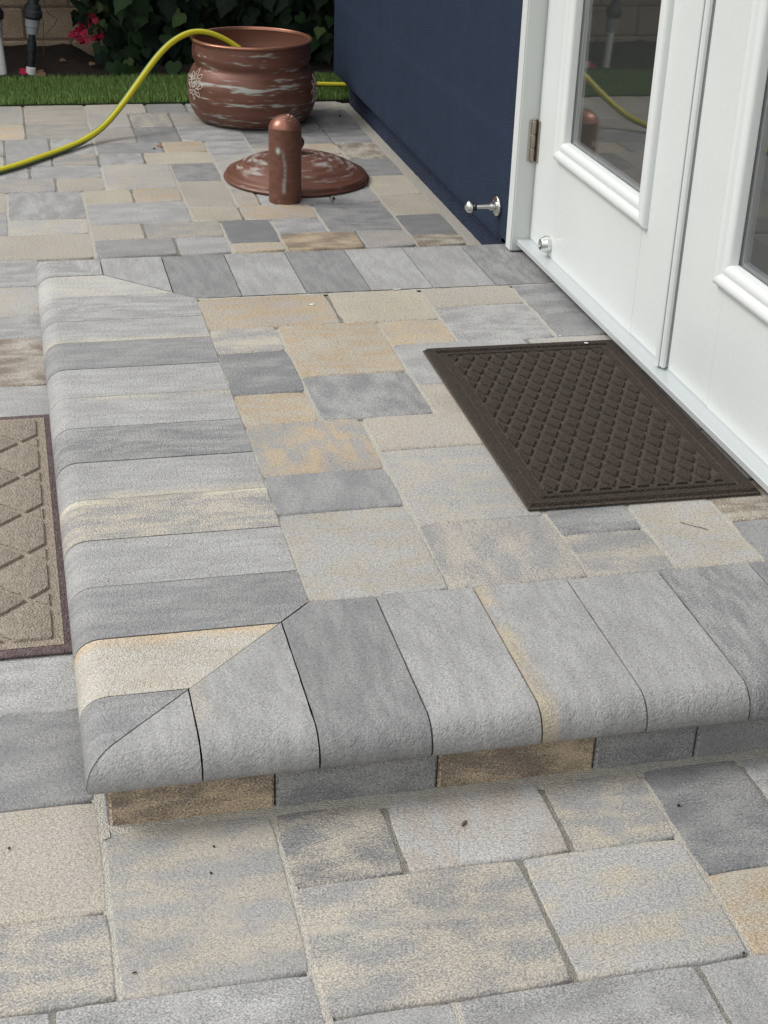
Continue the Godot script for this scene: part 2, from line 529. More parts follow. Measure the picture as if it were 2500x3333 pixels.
func build_patio() -> void:
	var bed := MB.new()
	var bump := noise(30.0, 61, FastNoiseLite.TYPE_SIMPLEX_SMOOTH, 2)
	var nx := 90
	var nz := 130
	for j in nz + 1:
		for i in nx + 1:
			var x := lerpf(-3.6, 0.97, float(i) / nx)
			var z := lerpf(-4.252, 1.75, float(j) / nz)
			bed.vert(Vector3(x, -0.0115 + 0.0012 * bump.get_noise_2d(x, z), z), Vector3.UP)
	for j in nz:
		for i in nx:
			var a := j * (nx + 1) + i
			bed.quad(a, a + 1, a + nx + 2, a + nx + 1)
	bed.face([Vector3(-3.6, -0.0125, -4.252), Vector3(0.97, -0.0125, -4.252), Vector3(0.97, -0.05, -4.252), Vector3(-3.6, -0.05, -4.252)], Vector3(0, 0, -1))
	var patio := put("patio", bed.mesh(), M.sand)
	tag(patio, "paved patio of grey and tan pavers with sand joints round the step", "patio", "", "structure")
	var rects := [
		# far part, rows from the grass towards the step
		[-8, -5, -80, -76, "LB"], [-8, -5, -76, -73, "BT"], [-5, -2, -80, -76, "SB"], [-5, -2, -76, -73, "BG"], [-2, 1, -80, -78, "BS"], [-2, 0, -78, -75, "LS"], [-2, 0, -75, -72, "SG"], [0, 2, -78, -75, "GB"], [0, 2, -75, -72, "GD"],
		[1, 3, -80, -78, "G"], [3, 5, -80, -78, "GL"], [5, 9, -80, -78, "GB"], [9, 11, -80, -78, "GB"], [2, 5, -78, -75, "BG"], [2, 5, -75, -72, "GL"], [5, 7, -78, -74, "GD"], [7, 9, -78, -74, "DG"], [9, 11, -78, -74, "DG"],
		[-8, -6, -73, -70, "GL"], [-8, -6, -70, -68, "LB"], [-6, -4, -73, -70, "L"], [-6, -4, -70, -68, "LG"], [-4, -2, -73, -70, "GL"], [-4, -2, -70, -68, "GS"], [-2, 1, -72, -70, "GD"], [1, 3, -72, -70, "TB"], [-2, 0, -70, -68, "GL"], [0, 3, -70, -68, "BY"],
		[3, 5, -72, -69, "GL"], [5, 7, -74, -71, "DG"], [7, 9, -74, -71, "DG"], [9, 11, -74, -71, "DG"], [5, 7, -71, -69, "GB"], [7, 9, -71, -69, "TB"], [9, 11, -71, -68, "KB"],
		[-8, -5, -68, -66, "GL"], [-5, -2, -68, -66, "LG"], [-2, 1, -68, -64, "LB"], [1, 3, -68, -65, "DG"], [3, 6, -69, -66, "LB"], [6, 9, -69, -66, "GB"], [9, 11, -68, -65, "GD"],
		[-8, -4, -66, -64, "SG"], [-4, -2, -66, -64, "BS"], [3, 6, -66, -63, "BG"], [6, 9, -66, -63, "GB"], [1, 3, -65, -61, "BS"], [3, 4, -63, -61, "SB"], [9, 11, -65, -62, "BY"],
		[-9, -6, -64, -61, "BS"], [-9, -6, -61, -58, "L"], [-6, -3, -64, -60, "GL"], [-6, -3, -60, -58, "LB"], [-3, -1, -64, -62, "BY"], [-1, 1, -64, -62, "TS"], [-3, 1, -62, -59, "LG"], [4, 7, -63, -61, "GL"], [7, 9, -63, -61, "LG"], [9, 11, -62, -59, "BY"],
		[1, 3, -61, -59, "YB"], [3, 6, -61, -59, "TS"], [6, 9, -61, -57, "DG"], [9, 11, -59, -56.3, "D"], [-3, -1, -59, -57, "BS"], [-1, 2, -59, -57, "BG"], [2, 4, -59, -56, "D"], [4, 6, -59, -57, "GL"],
		[-9, -8, -58, -55, "B"], [-8, -3, -58, -55, "Bs"], [-3, 0, -57, -55, "G"], [0, 2, -57, -55, "LG"], [2, 4, -56, -55, "BT"], [4, 7, -57, -55, "TK"], [7, 9, -57, -55, "SG"], [9, 11, -56.3, -55, "KB"],
		# left of the step
		[-8, -5, -55, -52, "GL"], [-8, -5, -52, -49, "BL"], [-8, -5, -49, -47, "GL"], [-8, -5, -47, -43, "KS"], [-8, -5, -43, -40, "LG"], [-8, -5, -40, -36, "LB"], [-8, -5, -36, -32, "GB"], [-8, -5, -32, -29, "B"], [-8, -5, -29, -26, "GL"], [-8, -5, -26, -23, "GD"], [-8, -5, -23, -20, "BS"], [-9, -5, -20, -18, "GB"],
		# in front of the step
		[-5, -2, -22.03, -18, "BG"], [-2, 0, -22.03, -20, "DB"], [0, 3, -22.03, -20, "SL"], [3, 5, -22.03, -20, "Gy"], [5, 7, -22.03, -19, "DG"], [7, 10, -22.03, -19, "GL"], [-2, 2, -20, -17, "GB"], [2, 5, -20, -17, "Ly"], [5, 8, -19, -17, "TB"], [8, 11, -19, -16, "GL"],
		[-9, -6, -18, -15, "Gl"], [-6, -2, -18, -15, "GL"], [-2, 0, -17, -15, "L"], [0, 4, -17, -14, "GL"], [4, 6, -17, -14, "LG"], [6, 8, -17, -14, "BG"], [8, 11, -16, -13, "G"], [-2, 0, -15, -12, "BG"], [-6, -2, -15, -12, "G"], [-9, -6, -15, -12, "B"], [0, 4, -14, -12, "B"], [4, 8, -14, -12, "D"],
		[-9, -8, -80, -76, "L"], [-9, -8, -76, -73, "B"], [-9, -8, -73, -68, "G"], [-9, -8, -68, -64, "B"], [-9, -8, -55, -50, "B"], [-9, -8, -50, -43, "G"], [-9, -8, -43, -36, "L"], [-9, -8, -36, -29, "B"], [-9, -8, -29, -20, "G"]]
	pavers(patio, rects, PX0, PZ0, 0.0, -1.0)
	sand_strip(patio, Vector3(-0.36, 0, 0.345), Vector3(0.95, 0, 0.345), Vector3(0, 0, 0.030), 0.003, -0.003)
	sand_strip(patio, Vector3(-0.3455, 0, 0.37), Vector3(-0.3455, 0, -1.86), Vector3(-0.019, 0, 0), 0.002, -0.003)
	sand_strip(patio, Vector3(0.9445, 0, -4.17), Vector3(0.9445, 0, -1.85), Vector3(-0.036, 0, 0), 0.004, -0.004)
	sand_strip(patio, Vector3(-0.375, 0, -1.838), Vector3(0.945, 0, -1.838), Vector3(0, 0, -0.03), 0.002, -0.003)
	# the patio goes on to the left of the picture, where the door's glass mirrors it
	var more := []
	var z := -80
	while z < -20:
		var hgt: int = [2, 3, 4][rng.randi() % 3]
		if z + hgt > -20: hgt = -20 - z
		var x := -9
		while x > -40:
			var w: int = [2, 3, 4][rng.randi() % 3]
			more.append([x - w, x, z, z + hgt, ["LG", "BG", "D", "GB", "TB", "L"][rng.randi() % 6]])
			x -= w
		z += hgt
	pavers(patio, more.slice(0, 170), PX0, PZ0, 0.0, 50.0)

func build_step() -> void:
	var s := thing("paver_step", "raised paver step with grey bullnose edge in front of the white doors", "step")
	var core := MB.new()
	core.box(Vector3(0.0005, 0.0, -1.4855), Vector3(0.985, H - 0.0115, 0.0005))
	core.box(Vector3(-0.31, 0.0, -1.79), Vector3(0.879, 0.0685, 0.31))
	put("sand_core", core.mesh(), M.sand, s)
	var rects := [[0, 4, -2.72, 0, "TS"], [4, 7, -2.72, 0, "BY"], [7, 10, -2.72, -1, "BS"], [10, 11.7, -2.72, 0, "DG"], [10, 11.7, 0, 2, "GD"], [7, 10, -1, 2, "GL"], [5, 7, 0, 2, "BT"], [2, 5, 0, 4, "TB"], [0, 2, 0, 2, "GB"], [0, 2, 2, 5, "Dg"],
		[5, 9, 2, 5, "LG"], [9, 11.7, 2, 5, "BL"], [2, 5, 4, 7, "DG"], [0, 2, 5, 7, "TB"], [5, 7, 5, 7, "B"], [7, 11.7, 5, 9, "G"], [3, 7, 7, 9, "BS"], [0, 3, 7, 10, "TG"], [3, 6, 9, 13, "Lb"], [6, 9, 9, 12, "B"], [9, 11.7, 9, 12, "G"], [0, 3, 10, 12, "GD"],
		[0, 3, 12, 15.95, "BLx"], [3, 6, 13, 15.95, "GS"], [6, 8, 12, 14, "DG"], [6, 8, 14, 15.95, "Gb"], [8, 10, 12, 15.95, "Bl"], [10, 11.7, 12, 14, "KB"], [10, 11.7, 14, 15.95, "GD"]]
	pavers(s, rects, 0.0, LZ0, H, -1.3)
	sand_strip(s, Vector3(0.0, H, -1.4875), Vector3(0.98, H, -1.4875), Vector3(0, 0, 0.012), -0.0016, -0.0022)
	sand_strip(s, Vector3(0.0, H, -0.005), Vector3(0.98, H, -0.005), Vector3(0, 0, 0.009), -0.0035, -0.0040)
	sand_strip(s, Vector3(-0.004, H, 0.0), Vector3(-0.004, H, -1.485), Vector3(0.008, 0, 0), -0.0040, -0.0040)
	var any := func(_d: float) -> float: return -9.0
	var top := func(_d: float) -> float: return 9.0
	var front := func(a: float, d: float) -> Vector3: return Vector3(a, 0, d)
	var left := func(a: float, d: float) -> Vector3: return Vector3(-d, 0, a)
	var back := func(a: float, d: float) -> Vector3: return Vector3(a, 0, -1.485 - d)
	var mit := func(d: float) -> float: return -d
	var mit_near := func(d: float) -> float: return d
	var mit_far := func(d: float) -> float: return -1.485 - d
	var f := [[-0.375, -0.2155, "LG", ""], [-0.2155, -0.052, "LG", "-Sx"], [-0.052, 0.110, "GD", ""], [0.110, 0.273, "LG", ""], [0.273, 0.434, "LG", "-Tx"], [0.434, 0.597, "L", ""], [0.597, 0.761, "DG", ""], [0.761, 0.881, "GD", ""]]
	for q: Array in f: coping(s, q[0], q[1], mit, top, front, q[2], q[3])
	var l := [[0.2135, 0.375, "GD", ""], [0.055, 0.2135, "WB", "-T"], [-0.106, 0.055, "GD", ""], [-0.267, -0.106, "LG", ""], [-0.424, -0.267, "GB", "-Yx"], [-0.583, -0.424, "L", "+Yx"], [-0.743, -0.583, "DG", ""], [-0.900, -0.743, "LG", "-Yx"], [-1.058, -0.900, "LG", ""], [-1.218, -1.058, "GD", ""], [-1.360, -1.218, "LG", "+Y"], [-1.530, -1.360, "GL", ""], [-1.692, -1.530, "WL", ""], [-1.86, -1.692, "GL", ""]]
	for q: Array in l: coping(s, q[0], q[1], mit_far, mit_near, left, q[2], q[3])
	var b := [[-0.375, -0.2075, "GL"], [-0.2075, -0.050, "LG"], [-0.050, 0.113, "GD"], [0.113, 0.274, "LG"], [0.274, 0.435, "GD"], [0.435, 0.595, "LG"], [0.595, 0.758, "L"], [0.758, 0.985, "DG"]]
	for q: Array in b: coping(s, q[0], q[1], mit, top, back, q[2])
	# risers: pavers on edge under the nosing
	var fr := [[-0.345, -0.111, "KT"], [-0.111, 0.127, "DG"], [0.127, 0.369, "KT"], [0.369, 0.531, "DG"], [0.531, 0.69, "G"], [0.69, 0.881, "K"]]
	for q: Array in fr:
		var o := riser(q[0], q[1], q[2], s)
		o.position = Vector3((q[0] + q[1]) * 0.5, 0, 0.3475)
	var z := 0.345
	for k in 9:
		var w: float = 0.238 if k < 8 else 0.19
		var o := riser(0, w, ["D", "GB", "K", "G"][k % 4], s)
		o.rotation.y = -PI / 2
		o.position = Vector3(-0.3475 + 0.001, 0, z - w * 0.5 - 0.002)
		z -= w
	for k in 5:
		var o := riser(0, 0.24, ["G", "D", "K"][k % 3], s)
		o.rotation.y = PI
		o.position = Vector3(-0.22 + k * 0.241, 0, -1.832)

func riser(a: float, b: float, code: String, parent: Node3D) -> MeshInstance3D:
	var m := MB.new()
	var w := b - a - 0.0024
	var ph := rng.randf() * 10.0
	var off := Vector2(rng.randf(), rng.randf())
	var nx := 8
	var y0 := 0.002
	var y1 := 0.0685
	for j in 4:
		for i in nx + 1:
			var x := lerpf(-w / 2 + 0.004, w / 2 - 0.004, float(i) / nx)
			var y := lerpf(y0, y1 - 0.003, j / 3.0)
			m.vert(Vector3(x, y, 0), Vector3(0, 0, 1), Vector2(x, y) * 2.5 + off, tone_at(ph, x, y))
	for j in 3:
		for i in nx:
			var q := j * (nx + 1) + i
			m.quad(q, q + 1, q + nx + 2, q + nx + 1)
	for s: float in [-1.0, 1.0]:
		var col := tone_at(ph, s * w / 2, 0.03)
		m.face([Vector3(s * (w / 2 - 0.004), y0, 0), Vector3(s * (w / 2 - 0.004), y1 - 0.003, 0), Vector3(s * w / 2, y1 - 0.003, -0.004), Vector3(s * w / 2, y0, -0.004)], Vector3(s, 0, 1), col)
		m.face([Vector3(s * w / 2, y0, -0.004), Vector3(s * w / 2, y1, -0.004), Vector3(s * w / 2, y1, -0.036), Vector3(s * w / 2, y0, -0.036)], Vector3(s, 0, 0), col * 0.9)
	m.face([Vector3(-w / 2, y1 - 0.003, 0), Vector3(w / 2, y1 - 0.003, 0), Vector3(w / 2, y1, -0.004), Vector3(-w / 2, y1, -0.004)], Vector3(0, 1, 1), tone_at(ph, 0, 0.06))
	m.face([Vector3(-w / 2, y1, -0.004), Vector3(w / 2, y1, -0.004), Vector3(w / 2, y1, -0.036), Vector3(-w / 2, y1, -0.036)], Vector3(0, 1, 0), tone_at(ph, 0, 0.06))
	return put("riser_stone", m.mesh(), stone(code, false), parent)

# ---------------------------------------------------------------- house and door
const DX := 0.928                   # plane of the door leaves
func slab(called: String, lo: Vector3, hi: Vector3, mat: Material, parent: Node3D, bev := 0.0) -> MeshInstance3D:
	var m := MB.new()
	var c := (lo + hi) * 0.5
	m.box(lo - c, hi - c, bev)
	var o := put(called, m.mesh(), mat, parent)
	o.position = c
	return o

func bead_loop(z0: float, z1: float, y0: float, y1: float, parent: Node3D) -> void:   # glazing bead: four mitred mouldings
	var prof := [[0.0, 0.0], [0.001, 0.008], [0.005, 0.0135], [0.011, 0.0165], [0.018, 0.0165], [0.0245, 0.013], [0.028, 0.0085], [0.032, 0.0085], [0.0345, 0.0105], [0.042, 0.0105], [0.048, 0.0075], [0.052, 0.002], [0.053, -0.012]]
	var cs := [Vector2(z0, y0), Vector2(z1, y0), Vector2(z1, y1), Vector2(z0, y1)]
	var ins := [Vector2(1, 1), Vector2(-1, 1), Vector2(-1, -1), Vector2(1, -1)]
	for e in 4:
		var m := MB.new()
		var a: Vector2 = cs[e]
		var b: Vector2 = cs[(e + 1) % 4]
		var dirn := (b - a).normalized()
		var inw := Vector2(-dirn.y, dirn.x)
		if inw.dot(ins[e]) < 0: inw = -inw
		for i in prof.size():
			var t0: Array = prof[maxi(i - 1, 0)]
			var t1: Array = prof[mini(i + 1, prof.size() - 1)]
			var tg := Vector2(t1[0] - t0[0], t1[1] - t0[1]).normalized()
			var nrm := Vector3(-tg.x, 0, 0) + Vector3(0, inw.y, inw.x) * -tg.y
			for k in 2:
				var q: Vector2 = (a + ins[e] * prof[i][0]) if k == 0 else (b + ins[(e + 1) % 4] * prof[i][0])
				m.vert(Vector3(DX - prof[i][1], q.y, q.x), nrm.normalized())
		for i in prof.size() - 1: m.quad(i * 2, i * 2 + 1, i * 2 + 3, i * 2 + 2)
		put("glazing_bead", m.mesh(), M.bead, parent)

func door_leaf(z0: float, z1: float, g0: float, g1: float, house: Node3D, label: String) -> MeshInstance3D:
	var yb := 0.169
	var yt := 2.14
	var y0 := 0.418
	var y1 := 1.95
	var th := 0.044
	var m := MB.new()
	m.box(Vector3(DX, yb, z0), Vector3(DX + th, yt, g0 + 0.03), 0.0015)
	m.box(Vector3(DX, yb, g1 - 0.03), Vector3(DX + th, yt, z1), 0.0015)
	m.box(Vector3(DX, yb, g0 + 0.03), Vector3(DX + th, y0 + 0.03, g1 - 0.03))
	m.box(Vector3(DX, y1 - 0.03, g0 + 0.03), Vector3(DX + th, yt, g1 - 0.03))
	var leaf := put("door", m.mesh(), M.white, house)
	tag(leaf, label)
	bead_loop(g0, g1, y0, y1, leaf)
	for x: float in [DX + 0.0115, DX + 0.0155]:
		var p := MB.new()
		p.face([Vector3(x, y0 + 0.03, g0 + 0.03), Vector3(x, y1 - 0.03, g0 + 0.03), Vector3(x, y1 - 0.03, g1 - 0.03), Vector3(x, y0 + 0.03, g1 - 0.03)], Vector3(-1, 0, 0))
		put("glass_pane", p.mesh(), M.glass, leaf)
	var sp := MB.new()
	for q: Array in [[g0 + 0.0305, g0 + 0.062, y0 + 0.031, y1 - 0.031], [g1 - 0.062, g1 - 0.0305, y0 + 0.031, y1 - 0.031]]:
		sp.box(Vector3(DX + 0.0175, q[2], q[0]), Vector3(DX + 0.0300, q[3], q[1]))
	sp.box(Vector3(DX + 0.0175, y0 + 0.031, g0 + 0.0625), Vector3(DX + 0.0300, y0 + 0.060, g1 - 0.0625))
	put("glass_spacer", sp.mesh(), M.spacer, leaf)
	return leaf

func build_house() -> void:
	var h := thing("house", "dark blue stucco house wall with white French doors beside the step", "house")
	slab("stucco_wall", Vector3(0.883, 0.129, -4.2), Vector3(1.06, 2.6, -1.7865), M.stucco, h, 0.012)
	slab("stucco_wall", Vector3(0.883, 0.129, 0.236), Vector3(1.06, 2.6, 1.7), M.stucco, h, 0.012)
	slab("stucco_wall", Vector3(0.883, 2.22, -1.786), Vector3(1.06, 2.6, 0.2355), M.stucco, h)
	slab("foundation_wall", Vector3(0.945, -0.1, -4.17), Vector3(1.05, 0.1285, -1.84), M.foundation, h, 0.01)
	slab("foundation_wall", Vector3(0.99, -0.1, -1.839), Vector3(1.05, 0.1285, 1.7), M.foundation, h)
	# rough drip under the stucco
	var dm := MB.new()
	var nn := noise(6.0, 77, FastNoiseLite.TYPE_SIMPLEX_SMOOTH, 3)
	var cnt := 90
	for i in cnt + 1:
		var z := lerpf(-4.19, -1.852, float(i) / cnt)
		var dy := 0.004 + 0.005 * absf(nn.get_noise_1d(z * 4.0))
		dm.vert(Vector3(0.8842, 0.142, z), Vector3(-1, 0, 0)); dm.vert(Vector3(0.8845, 0.129 - dy * 0.5, z), Vector3(-1, -0.3, 0).normalized()); dm.vert(Vector3(0.895, 0.129 - dy, z), Vector3(-0.2, -1, 0).normalized()); dm.vert(Vector3(0.95, 0.1282, z), Vector3(0, -1, 0))
	for i in cnt:
		for k in 3: dm.quad(i * 4 + k, i * 4 + k + 1, i * 4 + k + 5, i * 4 + k + 4)
	put("wall_drip_edge", dm.mesh(), M.stucco, h)
	# closed room behind the doors
	slab("room_floor", Vector3(1.0605, 0.05, -4.1), Vector3(4.2, 0.150, 1.7), M.room, h)
	slab("room_ceiling", Vector3(1.0605, 2.45, -4.1), Vector3(4.2, 2.6, 1.7), M.room, h)
	slab("room_wall", Vector3(4.2, -0.1, -4.2), Vector3(4.35, 2.6, 1.85), M.room, h)
	slab("room_wall", Vector3(1.0605, -0.1, -4.2), Vector3(4.199, 2.6, -4.101), M.stucco, h)
	slab("room_wall", Vector3(0.90, -0.1, 1.701), Vector3(4.199, 2.6, 1.85), M.stucco, h)
	slab("roof", Vector3(0.48, 2.601, -4.65), Vector3(4.8, 2.72, 2.4), M.white, h)
	# frame
	var fm := MB.new()
	fm.box(Vector3(0.878, 0.1335, -1.786), Vector3(0.99, 2.22, -1.7455), 0.002)
	fm.box(Vector3(0.878, 0.1335, 0.1955), Vector3(0.99, 2.22, 0.2355), 0.002)
	fm.box(Vector3(0.878, 2.15, -1.7455), Vector3(0.99, 2.2195, 0.1955), 0.002)
	put("door_frame", fm.mesh(), M.jamb, h)
	var bt := MB.new()                                            # brickmould on the frame's face
	bt.box(Vector3(0.8755, 0.1338, -1.7862), Vector3(0.8778, 2.22, -1.7475), 0.001)
	put("frame_casing", bt.mesh(), M.white, h)
	var sill := MB.new()
	sill.box(Vector3(0.893, 0.1495, -1.7450), Vector3(0.99, 0.1655, 0.195), 0.002)
	sill.box(Vector3(0.9275, 0.1657, -1.7450), Vector3(0.985, 0.1688, 0.195))
	put("threshold", sill.mesh(), M.threshold, h)
	slab("sill_pan", Vector3(0.925, 0.131, -1.7450), Vector3(0.99, 0.1490, 0.195), M.gasket, h)
	var a := door_leaf(-1.7415, -0.7845, -1.580, -0.970, h, "white glazed French door leaf with hinge and round steel catch")
	var b := door_leaf(-0.7765, 0.1915, -0.600, 0.010, h, "white glazed French door leaf nearest the front edge of the step")
	# astragal on the meeting edge
	var am := MB.new()
	am.box(Vector3(0.914, 0.1690, -0.8195), Vector3(0.9277, 2.14, -0.7795), 0.004)
	am.box(Vector3(0.9095, 0.1690, -0.8075), Vector3(0.9138, 2.14, -0.7915), 0.002)
	put("astragal", am.mesh(), M.white, a)
	# hinge
	for y: float in [0.425, 1.15, 1.85]:
		var hm := MB.new()
		for k in 3:
			var y0 := y - 0.052 + k * 0.0353
			hm.lathe([Vector2(0.0001, y0), Vector2(0.0065, y0 + 0.0004), Vector2(0.0078, y0 + 0.002), Vector2(0.0078, y0 + 0.0315), Vector2(0.0065, y0 + 0.0333), Vector2(0.0001, y0 + 0.0337)], 14, Vector3(0.9165, 0, -1.7435))
		hm.lathe([Vector2(0.0001, y - 0.057), Vector2(0.0055, y - 0.055), Vector2(0.0055, y + 0.055), Vector2(0.0001, y + 0.058)], 12, Vector3(0.9165, 0, -1.7435))
		hm.box(Vector3(0.9235, y - 0.052, -1.7445), Vector3(0.9277, y + 0.0545, -1.7235), 0.0008)
		hm.box(Vector3(0.9030, y - 0.052, -1.7453), Vector3(0.9225, y + 0.0545, -1.7437))
		put("hinge", hm.mesh(), M.nickel, a)
	# magnetic catch on the leaf
	var cm := MB.new()
	cm.lathe([Vector2(0.0165, 0.0), Vector2(0.0170, 0.004), Vector2(0.0165, 0.008)], 28)
	cm.lathe([Vector2(0.0165, 0.008), Vector2(0.0140, 0.014), Vector2(0.0112, 0.019)], 28)
	cm.lathe([Vector2(0.0112, 0.019), Vector2(0.0085, 0.0195), Vector2(0.0070, 0.0165), Vector2(0.0001, 0.0155)], 28)
	var catch_ := put("door_catch", cm.mesh(), M.steel, a)
	catch_.rotation.z = PI / 2
	catch_.position = Vector3(DX - 0.0002, 0.199, -1.585)
	catch_.scale = Vector3.ONE * 1.3
	# door stop on the blue wall
	var st := MB.new()
	st.lathe([Vector2(0.0225, 0.0), Vector2(0.0232, 0.004), Vector2(0.0225, 0.0095), Vector2(0.0200, 0.0112), Vector2(0.0102, 0.0118)], 30)
	st.lathe([Vector2(0.0102, 0.0115), Vector2(0.0098, 0.024), Vector2(0.0062, 0.030), Vector2(0.0055, 0.064)], 20)
	var stop := put("door_stop", st.mesh(), M.steel, h)
	tag(stop, "polished steel ball-ended door stop screwed to the blue wall")
	stop.rotation.z = PI / 2
	stop.position = Vector3(0.8828, 0.2165, -1.888)
	stop.scale = Vector3(1.2, 1.06, 1.2)
	var ring := MB.new()
	ring.lathe([Vector2(0.0001, 0.0628), Vector2(0.0100, 0.063), Vector2(0.0108, 0.0655), Vector2(0.0100, 0.068), Vector2(0.0001, 0.0682)], 20)
	put("rubber_ring", ring.mesh(), M.black, stop)
	var ball := MB.new()
	var bp := []
	for k in 17: bp.append(Vector2(maxf(0.0001, 0.0140 * sin(PI * k / 16.0)), 0.0785 - 0.0140 * cos(PI * k / 16.0)))
	ball.lathe(bp, 24)
	put("ball_tip", ball.mesh(), M.steel, stop)

# ---------------------------------------------------------------- door mats
func clip_poly(p: PackedVector2Array, r: Rect2) -> PackedVector2Array:
	var q := PackedVector2Array([r.position, Vector2(r.end.x, r.position.y), r.end, Vector2(r.position.x, r.end.y)])
	var res := Geometry2D.intersect_polygons(p, q)
	return res[0] if res.size() > 0 else PackedVector2Array()

func raised(poly: PackedVector2Array, y0: float, hgt: float, inset: float, col := Color.WHITE) -> ArrayMesh:   # a pad with sloping sides
	var ins := Geometry2D.offset_polygon(poly, -inset)
	if ins.size() == 0 or ins[0].size() < 3: return null
	var mid := Geometry2D.offset_polygon(poly, -inset * 0.35)
	var m := MB.new()
	var c := Vector2.ZERO
	for p in ins[0]: c += p
	c /= ins[0].size()
	var top: PackedVector2Array = ins[0]
	var f := m.v.size()
	m.vert(Vector3(c.x, y0 + hgt * 1.06, c.y), Vector3.UP, c, col)
	for p in top:
		var o := (p - c).normalized()
		m.vert(Vector3(p.x, y0 + hgt, p.y), Vector3(o.x * 0.35, 1, o.y * 0.35).normalized(), p, col)
	for k in top.size(): m.tri(f, f + 1 + k, f + 1 + (k + 1) % top.size())
	for k in top.size():
		var a := top[k]
		var b := top[(k + 1) % top.size()]
		var na := a + (a - c).normalized() * inset
		var nb := b + (b - c).normalized() * inset
		m.face([Vector3(a.x, y0 + hgt, a.y), Vector3(b.x, y0 + hgt, b.y), Vector3(nb.x, y0, nb.y), Vector3(na.x, y0, na.y)], Vector3(a.x + b.x - 2 * c.x, 0.02, a.y + b.y - 2 * c.y), col)
	return m.mesh()

func frame_strip(o: Rect2, w: float, y0: float, hgt: float, bev: float) -> ArrayMesh:   # a rectangular raised ring
	var m := MB.new()
	var p := [[0.0, 0.0], [bev, hgt], [w - bev, hgt], [w, 0.0]]
	for e in 4:
		for i in 3:
			var ps := []
			for q: Array in [[e, i], [e + 1, i], [e + 1, i + 1], [e, i + 1]]:
				var r := o.grow(-p[q[1]][0])
				var cs := [r.position, Vector2(r.end.x, r.position.y), r.end, Vector2(r.position.x, r.end.y)]
				var c: Vector2 = cs[q[0] % 4]
				ps.append(Vector3(c.x, y0 + p[q[1]][1], c.y))
			m.face(ps, Vector3(0, 1, 0) + ([Vector3(0, 0, -1), Vector3(1, 0, 0), Vector3(0, 0, 1), Vector3(-1, 0, 0)][e] as Vector3) * (1.0 if i == 0 else (-1.0 if i == 2 else 0.0)))
	return m.mesh()

func build_mats() -> void:
	# dark mat on the step
	var at := Vector3(0.677, H + 0.0015, -0.645)
	var d := thing("doormat", "dark brown ribbed doormat with raised lozenges on the step before the doors", "doormat", at)
	d.rotation.y = -0.011
	var o := Rect2(-0.226, -0.4005, 0.452, 0.801)
	var base := MB.new()
	base.box(Vector3(o.position.x, 0.0, o.position.y), Vector3(o.end.x, 0.0052, o.end.y), 0.002)
	put("rubber_base", base.mesh(), M.mat_base, d)
	put("border", frame_strip(o.grow(-0.004), 0.023, 0.0052, 0.0058, 0.0035), M.mat_dark, d)
	put("border", frame_strip(o.grow(-0.033), 0.015, 0.0052, 0.0046, 0.003), M.mat_dark, d)
	var f := o.grow(-0.052)
	var px := 0.0378
	var pz := 0.0767
	for r in range(-10, 30):
		for c in range(-2, 12):
			var ctr := Vector2(f.position.x + c * px + (px * 0.5 if r % 2 != 0 else 0.0), f.position.y + r * pz * 0.5 + 0.008)
			if ctr.x < f.position.x - px or ctr.x > f.end.x + px or ctr.y < f.position.y - pz or ctr.y > f.end.y + pz: continue
			var k := 0.79
			var hx := px * 0.5 * k
			var hz := pz * 0.5 * k
			var q := PackedVector2Array()
			for t: Array in [[0, -1, .12], [1, 0, .10], [0, 1, .12], [-1, 0, .10]]:
				var dirn := Vector2(t[0], t[1])
				var side := Vector2(-t[1], t[0])
				var tip := Vector2(dirn.x * hx, dirn.y * hz)
				var p1 := Vector2(-side.x * hx, -side.y * hz)
				var p2 := Vector2(side.x * hx, side.y * hz)
				q.append(ctr + tip.lerp(p1, t[2]) + Vector2(rng.randf_range(-.0008, .0008), rng.randf_range(-.0008, .0008))); q.append(ctr + tip.lerp(p2, t[2]))
			q = clip_poly(q, f)
			if q.size() < 3: continue
			var mesh := raised(q, 0.0052, rng.randf_range(0.0040, 0.0050), 0.0016)
			if mesh: put("raised_lozenge", mesh, M.mat_dark, d)
	# tan mat on the patio, against the step's left side
	var t := thing("doormat", "tan doormat with purple-brown border on the patio left of the step", "doormat", Vector3(-0.612, 0.0015, -0.617))
	o = Rect2(-0.25, -0.4985, 0.50, 0.997)
	base = MB.new()
	base.box(Vector3(o.position.x, 0.0, o.position.y), Vector3(o.end.x, 0.0060, o.end.y), 0.002)
	put("mat_base", base.mesh(), M.mat_border, t)
	var inner := o.grow(-0.021)
	base = MB.new()
	base.box(Vector3(inner.position.x, 0.0062, inner.position.y), Vector3(inner.end.x, 0.0072, inner.end.y), 0.0008)
	put("mat_field", base.mesh(), M.mat_groove, t)
	f = o.grow(-0.038)
	for r in range(-9, 10):
		for c in range(-4, 5):
			if (r + c) % 2 == 0: continue
			# groove crossings lie at world x -0.433 and z -0.623 and repeat every 0.174 by 0.167
			var ctr := Vector2(-0.433 + 0.612 + c * 0.087, -0.623 + 0.617 + r * 0.0835)
			var q := PackedVector2Array([ctr + Vector2(0, -0.0765), ctr + Vector2(0.080, 0), ctr + Vector2(0, 0.0765), ctr + Vector2(-0.080, 0)])
			q = clip_poly(q, f)
			if q.size() < 3: continue
			var mesh := raised(q, 0.0072, 0.0052, 0.0022)
			if mesh: put("raised_lozenge", mesh, M.mat_tan, t)

